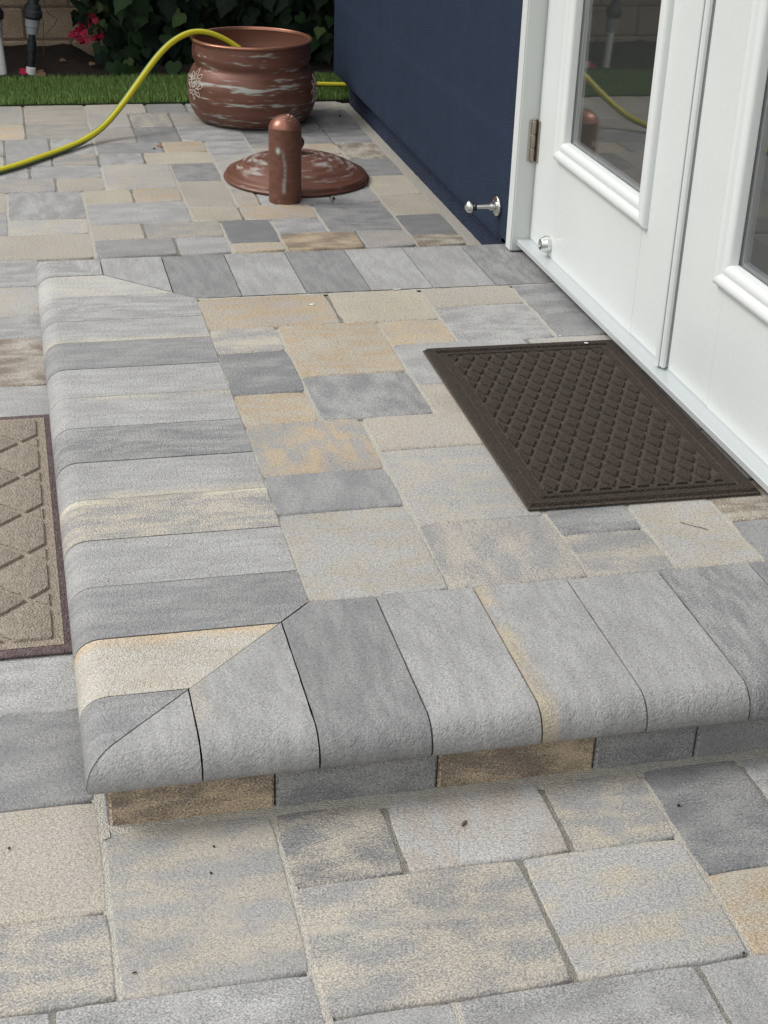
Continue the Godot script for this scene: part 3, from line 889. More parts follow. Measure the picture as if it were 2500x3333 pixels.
# ---------------------------------------------------------------- copper pieces and hose
func flower(ctr_a: float, ctr_y: float, size: float, rad: Callable) -> ArrayMesh:    # a raised floral outline wrapped on the pot
	var m := MB.new()
	var on := func(p: Vector2) -> Vector3:
		var y := ctr_y + p.y
		var r: float = rad.call(y) + 0.001
		var a := ctr_a + p.x / 0.245
		return Vector3(r * cos(a), y, r * sin(a))
	for k in 8:
		var pts := []
		var a := TAU * k / 8
		for j in 13:
			var s := j / 12.0
			var w := sin(PI * s) * 0.40 * (1.0 - 0.45 * s) * (1.0 + 0.14 * sin(s * 19.0))
			pts.append([s, w])
		var loop := []
		for q: Array in pts: loop.append(on.call(Vector2(0.30 + 0.70 * q[0], q[1] * 0.62).rotated(a) * size))
		for j in range(11, 0, -1): loop.append(on.call(Vector2(0.30 + 0.70 * pts[j][0], -pts[j][1] * 0.62).rotated(a) * size))
		m.tube(loop, 0.0017, 5, null, true)
		for s: float in [0.16, 0.62]:
			var dot: Vector3 = on.call(Vector2(s, 0).rotated(a) * size)
			m.lathe([Vector2(0.0001, 0.0042), Vector2(0.0030, 0.0030), Vector2(0.0042, 0.0)], 7, dot - Vector3(0, 0.002, 0))
	return m.mesh()

func build_copper() -> void:
	var streak := noise(1.0, 91, FastNoiseLite.TYPE_SIMPLEX_SMOOTH, 4)
	var prof := [[0.185, 0.0], [0.205, 0.006], [0.222, 0.022], [0.236, 0.048], [0.2455, 0.080], [0.249, 0.112], [0.2485, 0.140], [0.2430, 0.166], [0.2330, 0.188], [0.2210, 0.203], [0.2165, 0.211], [0.2190, 0.219], [0.2250, 0.230], [0.2275, 0.250], [0.2265, 0.272], [0.2225, 0.288], [0.2225, 0.296]]
	var p2 := []
	for p: Array in prof: p2.append(Vector2(p[0], p[1]))
	var len_ := 0.0
	for i in range(1, p2.size()): len_ += (p2[i] as Vector2).distance_to(p2[i - 1])
	var pot_mat := copper(91, func(u: float, v: float) -> Vector2:
		var a := u * TAU
		var sx := cos(a) * 1.3
		var sy := sin(a) * 1.3
		var k := streak.get_noise_3d(sx, sy, v * 16.0) + 0.5 * streak.get_noise_3d(sx * 3.0, sy * 3.0, v * 40.0 + 9.0)
		var band := 0.10 + 0.75 * exp(-pow((v - 0.56) / 0.05, 2)) + 0.55 * exp(-pow((v - 0.36) / 0.05, 2)) + 0.50 * exp(-pow((v - 0.22) / 0.06, 2)) + 0.35 * exp(-pow((v - 0.08) / 0.06, 2)) + 0.2 * exp(-pow((v - 0.80) / 0.08, 2))
		return Vector2(smoothstep(0.38, 0.90, k + band * 0.62) * 0.88, 0.12))
	pot_mat.uv1_scale = Vector3(1, 1.0 / len_, 1)
	var pot := thing("copper_pot", "large round copper planter with pale patina streaks holding a yellow hose end", "planter", Vector3(0.513, 0.001, -3.945))
	var body := MB.new()
	body.lathe(p2, 72)
	body.lathe([Vector2(0.0001, 0.001), Vector2(0.187, 0.001)], 72)
	put("body", body.mesh(), pot_mat, pot)
	var inside := MB.new()
	inside.lathe([Vector2(0.2195, 0.296), Vector2(0.2225, 0.270), Vector2(0.2200, 0.235), Vector2(0.2120, 0.212), Vector2(0.2300, 0.18), Vector2(0.2440, 0.12), Vector2(0.2300, 0.05), Vector2(0.18, 0.006), Vector2(0.0001, 0.006)], 72)
	put("inside", inside.mesh(), plain(Color(.24, .11, .075), 0.42, 0.45), pot)
	var rim := MB.new()
	var rp := []
	for k in 13: rp.append(Vector2(0.2235 + 0.0095 * cos(-PI * 0.5 + PI * 1.05 * k / 12.0), 0.3005 + 0.0062 * sin(-PI * 0.5 + PI * 1.05 * k / 12.0)))
	rp.append(Vector2(0.2195, 0.304)); rp.append(Vector2(0.2175, 0.296))
	rim.lathe(rp, 72)
	put("rim", rim.mesh(), plain(Color(.36, .17, .11), 0.34, 0.7), pot)
	var radius := func(y: float) -> float:
		for i in range(1, prof.size()):
			if y <= prof[i][1]: return lerpf(prof[i - 1][0], prof[i][0], (y - prof[i - 1][1]) / (prof[i][1] - prof[i - 1][1]))
		return 0.22
	var ornament := plain(Color(.55, .47, .41), 0.6)
	for a: float in [2.80, 0.36, -1.2, 4.0]:
		put("flower_ornament", flower(a, 0.150 if a > 2.0 else 0.125, 0.058, radius), ornament, pot)
	# lid
	var lid := thing("pot_lid", "round copper lid with knob lying on the pavers behind the short post", "lid", Vector3(0.527, 0.003, -3.050))
	var lid_mat := copper(97, func(u: float, v: float) -> Vector2:
		var a := u * TAU
		var k := streak.get_noise_3d(cos(a) * 1.7, sin(a) * 1.7, v * 8.0 + 40.0) + 0.35 * streak.get_noise_3d(cos(a) * 2.6, sin(a) * 2.6, v * 20.0 + 70.0)
		return Vector2(smoothstep(0.12, 0.80, k + 0.40 * (smoothstep(0.16, 0.30, v) - smoothstep(0.80, 0.95, v)) - 0.16) * 0.66, 0.0))
	var lp := [Vector2(0.245, 0.0), Vector2(0.2475, 0.003), Vector2(0.2470, 0.007), Vector2(0.2425, 0.0085), Vector2(0.2405, 0.011), Vector2(0.2400, 0.018), Vector2(0.2360, 0.0225), Vector2(0.2260, 0.0250), Vector2(0.2190, 0.0300), Vector2(0.1950, 0.0440), Vector2(0.160, 0.0585), Vector2(0.120, 0.0705), Vector2(0.075, 0.0790), Vector2(0.030, 0.0830), Vector2(0.0001, 0.0835)]
	var ll := 0.0
	for i in range(1, lp.size()): ll += (lp[i] as Vector2).distance_to(lp[i - 1])
	lid_mat.uv1_scale = Vector3(1, 1.0 / ll, 1)
	var lm := MB.new()
	lm.lathe(lp, 80)
	put("dome", lm.mesh(), lid_mat, lid)
	var km := MB.new()
	km.lathe([Vector2(0.014, 0.083), Vector2(0.010, 0.088), Vector2(0.010, 0.095), Vector2(0.020, 0.101), Vector2(0.0265, 0.113), Vector2(0.0265, 0.123), Vector2(0.020, 0.135), Vector2(0.010, 0.141), Vector2(0.0001, 0.1425)], 24)
	put("knob", km.mesh(), plain(Color(.16, .085, .06), 0.30, 0.6), lid)
	# short post
	var post := thing("copper_post", "short upright copper cylinder with domed top and green patina drip", "post", Vector3(0.441, 0.0, -2.778))
	var drip := noise(1.0, 95, FastNoiseLite.TYPE_SIMPLEX_SMOOTH, 3)
	var post_mat := copper(95, func(u: float, v: float) -> Vector2:
		var s := 0.0
		var g := 0.0
		var du := (u - (0.305 + 0.012 * sin(v * 9.0) - 0.035 * (1.0 - v))) / 0.016
		s += exp(-du * du) * smoothstep(0.12, 0.2, v) * (1.0 - smoothstep(0.66, 0.80, v)) * (0.35 + 0.5 * drip.get_noise_2d(v * 14.0, u * 30.0) + (0.35 if v < 0.36 else 0.0))
		var b := exp(-pow((u - 0.345) / 0.020, 2) - pow((v - 0.735) / 0.040, 2))
		s += b * 1.3; g += b
		s += smoothstep(0.30, 0.55, drip.get_noise_2d(u * 9.0 + 50.0, v * 12.0)) * 0.22 * (exp(-pow((v - 0.05) / 0.05, 2)) + exp(-pow((v - 0.92) / 0.02, 2)))
		return Vector2(s, g))
	post_mat.uv1_scale = Vector3(1, 1.0 / 0.232, 1)
	var pm := MB.new()
	pm.lathe([Vector2(0.052, 0.0), Vector2(0.0525, 0.02), Vector2(0.0525, 0.10), Vector2(0.0525, 0.20), Vector2(0.0525, 0.232)], 48)
	put("shaft", pm.mesh(), post_mat, post)
	var cap := MB.new()
	cap.lathe([Vector2(0.0500, 0.230), Vector2(0.0520, 0.2325), Vector2(0.0525, 0.236), Vector2(0.0515, 0.240), Vector2(0.0470, 0.2495), Vector2(0.0385, 0.2600), Vector2(0.0260, 0.2685), Vector2(0.0120, 0.2730), Vector2(0.0001, 0.2740)], 48)
	var cap_mat := plain(Color(.27, .12, .085), 0.33, 0.5)
	put("domed_cap", cap.mesh(), cap_mat, post)
	var dots := MB.new()
	for k in 26:
		var a := rng.randf_range(-0.2, 1.9)
		var r := rng.randf_range(0.008, 0.042)
		var y := 0.2740 - 0.030 * pow(r / 0.05, 2.2)
		dots.lathe([Vector2(0.0001, 0.0022), Vector2(0.0018, 0.0014), Vector2(0.0026, -0.001)], 6, Vector3(r * cos(a), y, r * sin(a)))
	put("dot_ornament", dots.mesh(), plain(Color(.50, .30, .22), 0.4, 0.4), post)

func smooth_path(p: Array, step := 0.012) -> Array:
	var c := Curve3D.new()
	for i in p.size():
		var t: Vector3 = (p[mini(i + 1, p.size() - 1)] - p[maxi(i - 1, 0)]) / 6.0
		c.add_point(p[i], -t, t)
	c.bake_interval = step
	return Array(c.get_baked_points())

func build_hose() -> void:
	var colf := func(a: float, run: float) -> Color:
		var w := smoothstep(2.0, 2.7, run)
		var c1 := 1.0 - smoothstep(0.68, 0.78, absf(wrapf(a - 2.0 - 0.75 * w, -PI, PI)))
		var c2 := 1.0 - smoothstep(0.36, 0.44, absf(wrapf(a + 0.75 - 0.72 * w, -PI, PI)))
		return Color(.62, .56, .030).lerp(Color(.075, .125, .040), c1).lerp(Color(.17, .25, .11), c2)
	var r := 0.0118
	var h := MB.new()
	h.tube(smooth_path([Vector3(-1.9, r, -2.2), Vector3(-1.45, r, -2.28), Vector3(-1.0, r, -2.72), Vector3(-0.72, r, -2.98), Vector3(-0.453, r, -3.205), Vector3(-0.30, r, -3.385), Vector3(-0.21, r + 0.002, -3.50), Vector3(-0.145, r + 0.010, -3.585), Vector3(-0.075, 0.050, -3.665), Vector3(0.0, 0.110, -3.735), Vector3(0.075, 0.185, -3.80), Vector3(0.15, 0.258, -3.86), Vector3(0.215, 0.302, -3.905), Vector3(0.285, 0.3245, -3.94), Vector3(0.355, 0.318, -3.955), Vector3(0.43, 0.285, -3.96), Vector3(0.50, 0.235, -3.95), Vector3(0.57, 0.165, -3.93), Vector3(0.63, 0.08, -3.90), Vector3(0.66, 0.022, -3.87)]), r, 16, colf)
	var o := put("garden_hose", h.mesh(), M.hose)
	tag(o, "yellow hose with green stripe running over the patio into the copper planter", "hose")
	var b := MB.new()
	b.tube(smooth_path([Vector3(0.55, 0.036, -4.395), Vector3(0.70, 0.037, -4.40), Vector3(0.86, 0.037, -4.395), Vector3(1.0, 0.036, -4.375), Vector3(1.3, 0.036, -4.32), Vector3(1.7, 0.036, -4.30)]), 0.0100, 14, func(a: float, _q: float) -> Color: return Color(.70, .62, .04) if absf(wrapf(a - 2.6, -PI, PI)) > 0.4 else Color(.12, .2, .05))
	o = put("garden_hose", b.mesh(), M.hose)
	tag(o, "yellow hose lying on the grass between planter and blue house corner", "hose")

# ---------------------------------------------------------------- garden
func leaf_mesh(tip: float, col: Color) -> ArrayMesh:
	var m := MB.new()
	var o := [Vector2(0, 0.02), Vector2(0.20, -0.12), Vector2(0.40, -0.04), Vector2(0.52, 0.22), Vector2(0.40, 0.36), Vector2(0.34, 0.52), Vector2(0.16, 0.72), Vector2(0, tip)]
	for s: float in [-1.0, 1.0]:
		for k in 7:
			var a: Vector2 = o[k]
			var b: Vector2 = o[k + 1]
			var f := func(p: Vector2) -> Vector3: return Vector3(s * p.x, -p.y, -0.34 * p.x * p.x - 0.16 * p.y * p.y + 0.05 * p.x)
			var c0: Vector3 = f.call(Vector2(0, 0.30))
			var p0: Vector3 = f.call(a)
			var p1: Vector3 = f.call(b)
			var nn := (p0 - c0).cross(p1 - c0).normalized()
			if nn.z < 0: nn = -nn
			nn = (nn + Vector3(0, 0, 0.6)).normalized()
			var t := m.v.size()
			m.vert(c0, nn, Vector2.ZERO, col * 1.25); m.vert(p0, nn, Vector2.ZERO, col); m.vert(p1, nn, Vector2.ZERO, col)
			m.tri(t, t + 1, t + 2)
	return m.mesh()

func leaf_basis(size: float, pitch: float, yaw: float, roll: float) -> Basis:
	return (Basis(Vector3.UP, yaw) * Basis(Vector3.RIGHT, pitch) * Basis(Vector3.BACK, roll)).scaled(Vector3.ONE * size)

func build_garden() -> void:
	var g := MB.new()
	g.face([Vector3(-40, -0.055, -40), Vector3(40, -0.055, -40), Vector3(40, -0.055, 40), Vector3(-40, -0.055, 40)], Vector3.UP)
	var go := put("ground", g.mesh(), M.ground)
	tag(go, "bare earth under and round the paved patio", "ground", "", "structure")
	# turf strip
	slab("turf_mat", Vector3(-3.6, -0.05, -4.725), Vector3(1.9, 0.001, -4.258), M.turf, self)
	tag(get_node("turf_mat"), "dark backing of the artificial grass strip beyond the patio", "turf", "", "structure")
	var blade := MB.new()
	for k in 2:
		var y0 := k * 0.5
		var w0 := 0.5 - 0.18 * k
		var z0 := 0.28 * y0 * y0
		var z1 := 0.28 * (y0 + 0.5) * (y0 + 0.5)
		var t := blade.v.size()
		blade.vert(Vector3(-w0, y0, z0), Vector3(0, 0.4, 1).normalized()); blade.vert(Vector3(w0, y0, z0), Vector3(0, 0.4, 1).normalized())
		blade.vert(Vector3(w0 - 0.18 - 0.10 * k, y0 + 0.5, z1), Vector3(0, 0.5, 1).normalized()); blade.vert(Vector3(-w0 + 0.18 + 0.10 * k, y0 + 0.5, z1), Vector3(0, 0.5, 1).normalized())
		blade.quad(t, t + 1, t + 2, t + 3)
	var bm := blade.mesh()
	var grass_mat := StandardMaterial3D.new()
	grass_mat.vertex_color_use_as_albedo = true
	grass_mat.roughness = 0.6
	bm.surface_set_material(0, grass_mat)
	var mm := MultiMesh.new()
	mm.transform_format = MultiMesh.TRANSFORM_3D
	mm.use_colors = true
	mm.mesh = bm
	var cnt := 92000
	mm.instance_count = cnt
	for i in cnt:
		var x := rng.randf_range(-1.6, 1.35) if i < 74000 else rng.randf_range(-3.5, -1.6)
		var z := rng.randf_range(-4.722, -4.262)
		var t := rng.randf()
		var c := Color(.15, .27, .065).lerp(Color(.25, .40, .105), t)
		if t > 0.93: c = Color(.16, .18, .06)
		if t < 0.06: c = Color(.02, .045, .014)
		var hgt := rng.randf_range(0.018, 0.034)
		var b := Basis(Vector3.UP, rng.randf() * TAU) * Basis(Vector3.RIGHT, rng.randf_range(-0.1, 0.75))
		b = b.scaled_local(Vector3(0.0036, hgt, hgt))
		mm.set_instance_transform(i, Transform3D(b, Vector3(x, 0.0, z)))
		mm.set_instance_color(i, c)
	var mi := MultiMeshInstance3D.new()
	mi.name = "grass"
	mi.multimesh = mm
	add_child(mi, true)
	tag(mi, "strip of short green artificial grass between patio and flower bed", "grass", "", "stuff")
	# soil bed, heaped against the wall
	var soil := MB.new()
	var nn := noise(7.0, 63, FastNoiseLite.TYPE_SIMPLEX_SMOOTH, 4)
	var nx := 150
	var nz := 24
	var height := func(x: float, z: float) -> float:
		var t := clampf((-4.72 - z) / 0.5, 0, 1)
		return 0.004 + 0.050 * t * smoothstep(0.02, -0.16, x) + 0.006 * t + 0.020 * nn.get_noise_2d(x, z) * smoothstep(0.0, 0.15, t) - 0.01 * exp(-t * 30.0)
	for j in nz + 1:
		for i in nx + 1:
			var x := lerpf(-3.6, 1.9, float(i) / nx)
			var z := lerpf(-4.726, -5.22, float(j) / nz)
			var y: float = height.call(x, z)
			var gr := Vector3(height.call(x - 0.01, z) - height.call(x + 0.01, z), 0.02, height.call(x, z - 0.01) - height.call(x, z + 0.01))
			soil.vert(Vector3(x, y, z), gr.normalized())
	for j in nz:
		for i in nx:
			var a := j * (nx + 1) + i
			soil.quad(a, a + 1, a + nx + 2, a + nx + 1)
	var so := put("soil_bed", soil.mesh(), M.soil)
	tag(so, "dark soil bed between the grass strip and the block wall", "soil", "", "structure")
	# block wall
	var wall := thing("block_wall", "tan concrete block garden wall behind the pipes and red flowers", "wall")
	slab("mortar_core", Vector3(-3.9, -0.06, -5.39), Vector3(2.2, 1.78, -5.208), M.mortar, wall)
	var ys := [-0.056, 0.082, 0.219, 0.358, 0.497, 0.636, 0.775, 0.914, 1.053, 1.192, 1.331, 1.470, 1.609, 1.75]
	var shared := []
	for k in 3:
		var bm3 := MB.new()
		bm3.box(Vector3(-0.1945, -0.0645, -0.055), Vector3(0.1945, 0.0645, 0.0), 0.006)
		shared.append(bm3.mesh())
	for r in ys.size() - 1:
		var x := -0.114 - 9 * 0.398 - (0.199 if r % 2 == 1 else 0.0)
		while x < 2.0:
			var o := put("block", shared[rng.randi() % 3], M.block, wall)
			o.position = Vector3(x + 0.199, (ys[r] + ys[r + 1]) * 0.5, -5.2 + rng.randf_range(-0.004, 0.003))
			x += 0.398
	# ivy
	var ivy := thing("ivy", "dark green ivy covering the block wall behind the copper planter", "ivy")
	var greens := [Color(.008, .019, .010), Color(.012, .028, .012), Color(.006, .014, .009), Color(.018, .040, .014), Color(.045, .078, .024)]
	var leaves := []
	for c: Color in greens:
		for tip: float in [0.9, 1.05]: leaves.append(leaf_mesh(tip, c))
	var place := func(x: float, y: float, z: float, bright: bool) -> Array:
		var k := rng.randi() % 6 if not bright else 4 + rng.randi() % 6
		return [k, Transform3D(leaf_basis(rng.randf_range(0.048, 0.088), rng.randf_range(-0.75, 0.15), rng.randf_range(-0.7, 0.7), rng.randf_range(-0.6, 0.6)), Vector3(x, y, z))]
	var singles := []
	for i in 250:
		var x := rng.randf_range(0.06, 1.25)
		if i > 200: x = rng.randf_range(-0.1, 0.2)
		var y := rng.randf_range(0.03, 0.36) if i <= 200 else rng.randf_range(0.20, 0.40)
		singles.append(place.call(x, y, rng.randf_range(-5.15, -4.86) - 0.10 * (1.0 - smoothstep(0.06, 0.2, x)), rng.randf() < 0.13))
	for q: Array in [[0.135, 0.27, -4.87], [0.175, 0.245, -4.86], [0.345, 0.25, -4.86], [0.40, 0.26, -4.88], [0.04, 0.055, -4.80], [0.085, 0.05, -4.79], [0.005, 0.10, -4.95], [0.03, 0.13, -4.96], [-0.01, 0.07, -4.93], [0.90, 0.21, -4.84], [0.95, 0.19, -4.83], [0.86, 0.24, -4.86], [1.0, 0.23, -4.85], [0.92, 0.15, -4.84], [0.13, 0.04, -4.79], [0.2, 0.05, -4.80], [0.30, 0.055, -4.80]]:
		singles.append(place.call(q[0], q[1], q[2], true))
	for q: Array in singles:
		var o := put("leaf", leaves[q[0]], M.leaf, ivy)
		o.transform = q[1]
	var stems := MB.new()
	for i in 26:
		var x := rng.randf_range(0.02, 1.3)
		var pts := []
		for k in 7: pts.append(Vector3(x + 0.05 * sin(k * 1.3 + i), 0.0 + k * 0.28, -5.12 + 0.03 * cos(k * 2.1 + i)))
		stems.tube(smooth_path(pts, 0.05), 0.006, 6)
	put("stem", stems.mesh(), M.stem, ivy)
	var lm := MultiMesh.new()
	lm.transform_format = MultiMesh.TRANSFORM_3D
	lm.use_colors = true
	var white_leaf := leaf_mesh(1.0, Color(0.8, 0.8, 0.8))
	white_leaf.surface_set_material(0, M.leaf)
	lm.mesh = white_leaf
	var many := 7000
	lm.instance_count = many
	for i in many:
		var x := rng.randf_range(-3.7, 2.1)
		var y := rng.randf_range(0.30, 2.3)
		var z := rng.randf_range(-5.17, -4.78)
		if x < 0.05: y = rng.randf_range(0.46 + 0.12 * sin(x * 7.0), 2.3)
		if y > 1.2: z = rng.randf_range(-5.5, -4.5)
		if i < 1300:
			x = rng.randf_range(0.06, 1.4); y = rng.randf_range(0.0, 0.4); z = rng.randf_range(-5.18, -4.98)
		lm.set_instance_transform(i, Transform3D(leaf_basis(rng.randf_range(0.06, 0.10), rng.randf_range(-0.8, 0.1), rng.randf_range(-0.8, 0.8), rng.randf_range(-0.7, 0.7)), Vector3(x, y, z)))
		lm.set_instance_color(i, greens[rng.randi() % 4] * 1.2)
	var li := MultiMeshInstance3D.new()
	li.name = "foliage"
	li.multimesh = lm
	ivy.add_child(li, true)
	tag(li, "", "", "", "stuff")
	build_flowers()
	build_pipes()
	build_litter()

func build_flowers() -> void:
	var f := thing("bougainvillea", "bougainvillea sprig with red flowers hanging in front of the tan wall", "flower")
	var st := MB.new()
	for q: Array in [[Vector3(0.05, 0.42, -5.05), Vector3(-0.02, 0.30, -5.03), Vector3(-0.07, 0.20, -5.02), Vector3(-0.09, 0.13, -5.03)], [Vector3(0.05, 0.40, -5.06), Vector3(0.01, 0.27, -5.05), Vector3(-0.02, 0.18, -5.05), Vector3(-0.03, 0.12, -5.05)]]:
		st.tube(smooth_path(q, 0.02), 0.003, 6)
	put("stem", st.mesh(), M.stem, f)
	var petal := leaf_mesh(0.95, Color.WHITE)
	for q: Array in [[-0.055, 0.215], [-0.075, 0.195], [-0.045, 0.185], [-0.060, 0.175], [-0.100, 0.150], [-0.085, 0.135], [-0.075, 0.150], [-0.070, 0.115], [-0.110, 0.140], [0.000, 0.130], [-0.008, 0.118], [-0.02, 0.21]]:
		for k in 3:
			var o := put("flower_bract", petal, M.bract, f)
			o.transform = Transform3D(leaf_basis(rng.randf_range(0.024, 0.036), rng.randf_range(-0.5, 0.9), rng.randf_range(-0.9, 0.9), k * TAU / 3 + rng.randf()), Vector3(q[0] + rng.randf_range(-.008, .008), q[1] + rng.randf_range(-.006, .006), -5.0 + rng.randf_range(-.02, .02)))
	var lf := leaf_mesh(1.0, Color(.05, .07, .028))
	for i in 26:
		var o := put("leaf", lf, M.leaf, f)
		o.transform = Transform3D(leaf_basis(rng.randf_range(0.025, 0.045), rng.randf_range(-0.6, 0.5), rng.randf_range(-0.9, 0.9), rng.randf_range(-1.5, 1.5)), Vector3(rng.randf_range(-0.05, 0.06), rng.randf_range(0.12, 0.32), rng.randf_range(-5.08, -5.0)))

func build_pipes() -> void:
	# two risers of an irrigation valve
	var lean := -0.11
	var p := thing("irrigation_pipe", "black irrigation valve with grey nut and white coupling, right of two pipes", "pipe", Vector3(-0.309, 0.0, -4.80))
	p.rotation.z = -lean * -1.0
	var parts := [["coupling", M.pvc_white, [[0.0001, 0.0], [0.021, 0.0], [0.021, 0.040], [0.017, 0.043], [0.0001, 0.043]]], ["pipe", M.black_valve, [[0.0155, 0.043], [0.0155, 0.065], [0.018, 0.067], [0.018, 0.080], [0.0155, 0.082], [0.0155, 0.105], [0.019, 0.107], [0.019, 0.150], [0.014, 0.153], [0.014, 0.178]]],
		["grey_nut", M.pvc_grey, [[0.0001, 0.178], [0.024, 0.178], [0.026, 0.205], [0.029, 0.207], [0.030, 0.238], [0.0001, 0.238]]], ["valve_body", M.black_valve, [[0.0001, 0.238], [0.034, 0.240], [0.041, 0.248], [0.041, 0.270], [0.036, 0.275], [0.036, 0.290], [0.024, 0.300], [0.022, 0.36], [0.032, 0.37], [0.034, 0.42], [0.0001, 0.43]]]]
	for q: Array in parts:
		var m := MB.new()
		for i in q[2].size() - 1: m.lathe([Vector2(q[2][i][0], q[2][i][1]), Vector2(q[2][i + 1][0], q[2][i + 1][1])], 20)
		put(q[0], m.mesh(), q[1], p)
	var w := MB.new()
	w.tube(smooth_path([Vector3(0.03, 0.36, 0.0), Vector3(0.06, 0.27, -0.02), Vector3(0.10, 0.24, -0.04), Vector3(0.08, 0.20, -0.05), Vector3(0.055, 0.17, -0.05)], 0.01), 0.0016, 5)
	w.tube(smooth_path([Vector3(0.03, 0.33, 0.02), Vector3(0.035, 0.27, 0.02), Vector3(0.045, 0.22, 0.0), Vector3(0.05, 0.10, -0.02)], 0.01), 0.0016, 5)
	put("wire", w.mesh(), plain(Color(.10, .12, .10), 0.5), p)
	var p2 := thing("irrigation_pipe", "white pipe with grey coupling and black valve at the left edge", "pipe", Vector3(-0.4215, 0.0, -4.83))
	p2.rotation.z = 0.06
	for q: Array in [["pipe", M.pvc_white, [[0.0165, 0.0], [0.0165, 0.165]]], ["grey_coupling", M.pvc_grey, [[0.0001, 0.165], [0.023, 0.165], [0.023, 0.198], [0.0275, 0.200], [0.0275, 0.228], [0.0001, 0.229]]], ["valve_body", M.black_valve, [[0.0001, 0.229], [0.034, 0.231], [0.038, 0.240], [0.038, 0.262], [0.030, 0.272], [0.022, 0.29], [0.022, 0.40], [0.0001, 0.40]]]]:
		var m := MB.new()
		for i in q[2].size() - 1: m.lathe([Vector2(q[2][i][0], q[2][i][1]), Vector2(q[2][i + 1][0], q[2][i + 1][1])], 20)
		put(q[0], m.mesh(), q[1], p2)

func crumb(called: String, label: String, cat: String, at: Vector3, s: Vector3, mat: Material, yaw := 0.0) -> void:
	var m := MB.new()
	var pr := []
	for k in 9: pr.append(Vector2(maxf(0.0001, sin(PI * k / 8.0)) * (1.0 + 0.10 * sin(k * 2.3)), -cos(PI * k / 8.0)))
	m.lathe(pr, 12)
	for i in m.v.size():
		m.v[i] = Vector3(m.v[i].y, -m.v[i].x, m.v[i].z) * s * 0.85
		m.n[i] = (Vector3(m.n[i].y, -m.n[i].x, m.n[i].z) / s).normalized()
	var o := put(called, m.mesh(), mat)
	o.position = at + Vector3(0, s.y * 0.9, 0)
	o.rotation.y = yaw
	tag(o, label, cat)

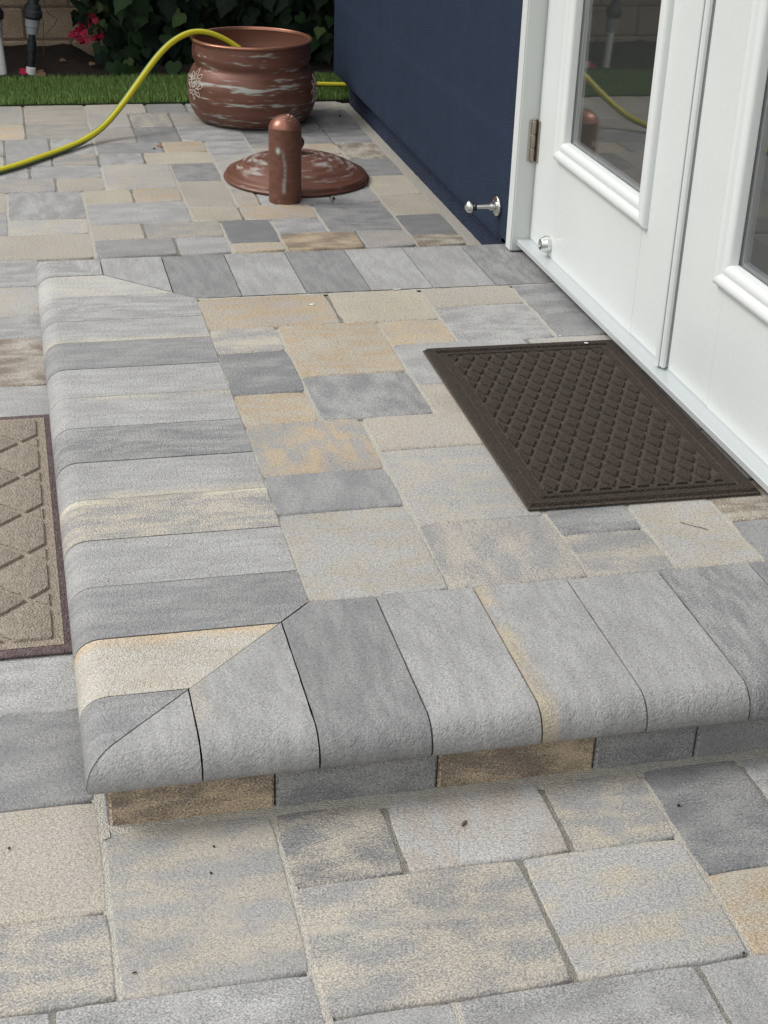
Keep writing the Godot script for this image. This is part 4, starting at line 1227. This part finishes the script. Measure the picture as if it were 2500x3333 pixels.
func build_litter() -> void:
	crumb("seed_pod", "small brown seed pod on the beige paver before the step", "seed pod", Vector3(0.144, 0.0, 0.434), Vector3(0.0078, 0.0030, 0.0030), M.pod, 0.75)
	crumb("pebble", "small dark pebble on the dark grey paver before the step's right end", "pebble", Vector3(0.462, 0.0, 0.452), Vector3(0.0032, 0.0026, 0.0028), M.pod_dark)
	crumb("pebble", "tiny black crumb beside the copper lid near its right front edge", "pebble", Vector3(0.600, 0.0, -2.770), Vector3(0.006, 0.006, 0.006), M.pod_dark)
	crumb("pebble", "dark crumb on the grey paver right of the copper planter", "pebble", Vector3(0.865, 0.0, -3.96), Vector3(0.006, 0.004, 0.006), M.pod_dark)
	crumb("pebble", "dark speck on the beige paver left of the step corner", "pebble", Vector3(-0.481, 0.0, 0.367), Vector3(0.0026, 0.002, 0.0022), M.pod_dark)
	crumb("pebble", "dark speck high on the tan paver under the step corner", "pebble", Vector3(-0.208, 0.0, 0.416), Vector3(0.0022, 0.0018, 0.0022), M.pod_dark)
	crumb("pebble", "dark speck in the middle of the tan paver under the step corner", "pebble", Vector3(-0.219, 0.0, 0.470), Vector3(0.0024, 0.0018, 0.0022), M.pod_dark)
	crumb("pebble", "black seed near the corner of the light grey foreground paver", "pebble", Vector3(0.425, 0.0, 0.754), Vector3(0.0024, 0.002, 0.0022), M.pod_dark)
	crumb("pebble", "dark sliver at the sandy joint of the tan foreground paver", "pebble", Vector3(-0.335, 0.0, 0.637), Vector3(0.0042, 0.0012, 0.0016), M.pod_dark, 0.3)
	crumb("pebble", "small dark bit on the patio beside the yellow hose", "pebble", Vector3(0.088, 0.0, -3.50), Vector3(0.005, 0.003, 0.004), M.pod_dark)
	crumb("chip", "white chip on the orange-tan paver at the step's far inner corner", "chip", Vector3(0.270, H, -1.400), Vector3(0.008, 0.0012, 0.006), M.white, 0.4)
	crumb("chip", "white fleck lying on the far side of the dark mat", "chip", Vector3(0.832, H + 0.0125, -1.018), Vector3(0.006, 0.002, 0.003), M.white, -0.5)
	crumb("chip", "thin white sliver in the joint below the far grey edge stones", "chip", Vector3(0.500, H, -1.4815), Vector3(0.013, 0.0015, 0.0020), M.white)
	crumb("chip", "white speck on the paver beside the door sill", "chip", Vector3(0.800, H, -1.105), Vector3(0.003, 0.002, 0.0025), M.white)
	var tw := MB.new()
	tw.tube(smooth_path([Vector3(-0.018, 0.0012, -0.016), Vector3(0.0, 0.0016, 0.002), Vector3(0.012, 0.0012, 0.010), Vector3(0.020, 0.0012, 0.020)], 0.004), 0.0005, 5)
	var o := put("twig", tw.mesh(), M.pod_dark)
	o.position = Vector3(0.722, H, -0.145)
	tag(o, "thin dry twig on the beige paver below the dark mat", "twig")
	var dl := leaf_mesh(0.9, Color.WHITE)
	var lab := ["curled brown fallen leaf on the joint beside the yellow hose", "large pale fallen leaf on soil right of the white coupling", "red fallen bract on the soil between the two pipes", "red fallen bract on the soil behind the white coupling", "small pale fallen leaf on the soil under the red flowers", "dry leaf on the soil left of the ivy"]
	var lat := [Vector3(0.118, 0.006, -3.535), Vector3(-0.255, 0.022, -4.80), Vector3(-0.335, 0.024, -4.86), Vector3(-0.35, 0.028, -4.80), Vector3(-0.16, 0.045, -4.95), Vector3(-0.04, 0.034, -4.93)]
	for i in 6:
		var q := put("fallen_leaf", dl, M.dry_leaf if i in [0, 1, 4, 5] else M.bract)
		q.transform = Transform3D(leaf_basis([0.022, 0.06, 0.05, 0.055, 0.03, 0.03][i], -1.25, rng.randf_range(-1, 1), rng.randf_range(-1.5, 1.5)), lat[i])
		tag(q, lab[i], "leaf")

# ---------------------------------------------------------------- scene
func _ready() -> void:
	rng.seed = 20240611
	var cam := Camera3D.new()
	cam.name = "camera"
	cam.position = Vector3(-0.389, 1.3468, 2.0515)
	cam.rotation_degrees = Vector3(-29.389, -14.391, 2.208)
	cam.projection = Camera3D.PROJECTION_FRUSTUM
	cam.near = 0.05
	cam.far = 120.0
	cam.size = 0.05 * 3333.0 / 4926.4
	cam.frustum_offset = Vector2(-27.6, 227.2) / 4926.4 * 0.05
	add_child(cam)
	cam.current = true
	var we := WorldEnvironment.new()
	we.name = "environment"
	var env := Environment.new()
	env.background_mode = Environment.BG_SKY
	var sky := Sky.new()
	var sm := ProceduralSkyMaterial.new()
	sm.sky_top_color = Color(.945, .945, .94)
	sm.sky_horizon_color = Color(.62, .622, .62)
	sm.sky_curve = 0.35
	sm.ground_bottom_color = Color(.25, .24, .22)
	sm.ground_horizon_color = Color(.45, .45, .44)
	sm.sun_angle_max = 2.0
	sky.sky_material = sm
	env.sky = sky
	env.ambient_light_source = Environment.AMBIENT_SOURCE_SKY
	env.tonemap_mode = Environment.TONE_MAPPER_LINEAR
	env.tonemap_exposure = 1.76
	env.sdfgi_enabled = true
	env.ssao_enabled = true
	env.ssil_enabled = true
	we.environment = env
	add_child(we)
	var sun := DirectionalLight3D.new()
	sun.name = "sun"
	sun.light_color = Color(1.0, 0.985, 0.97)
	sun.light_energy = 0.42
	sun.light_angular_distance = 24.0
	sun.shadow_enabled = true
	add_child(sun)
	sun.look_at_from_position(Vector3(-2.4, 2.8, -0.5), Vector3.ZERO)
	make_materials()
	build_house()
	build_patio()
	build_step()
	build_garden()
	build_mats()
	build_copper()
	build_hose()
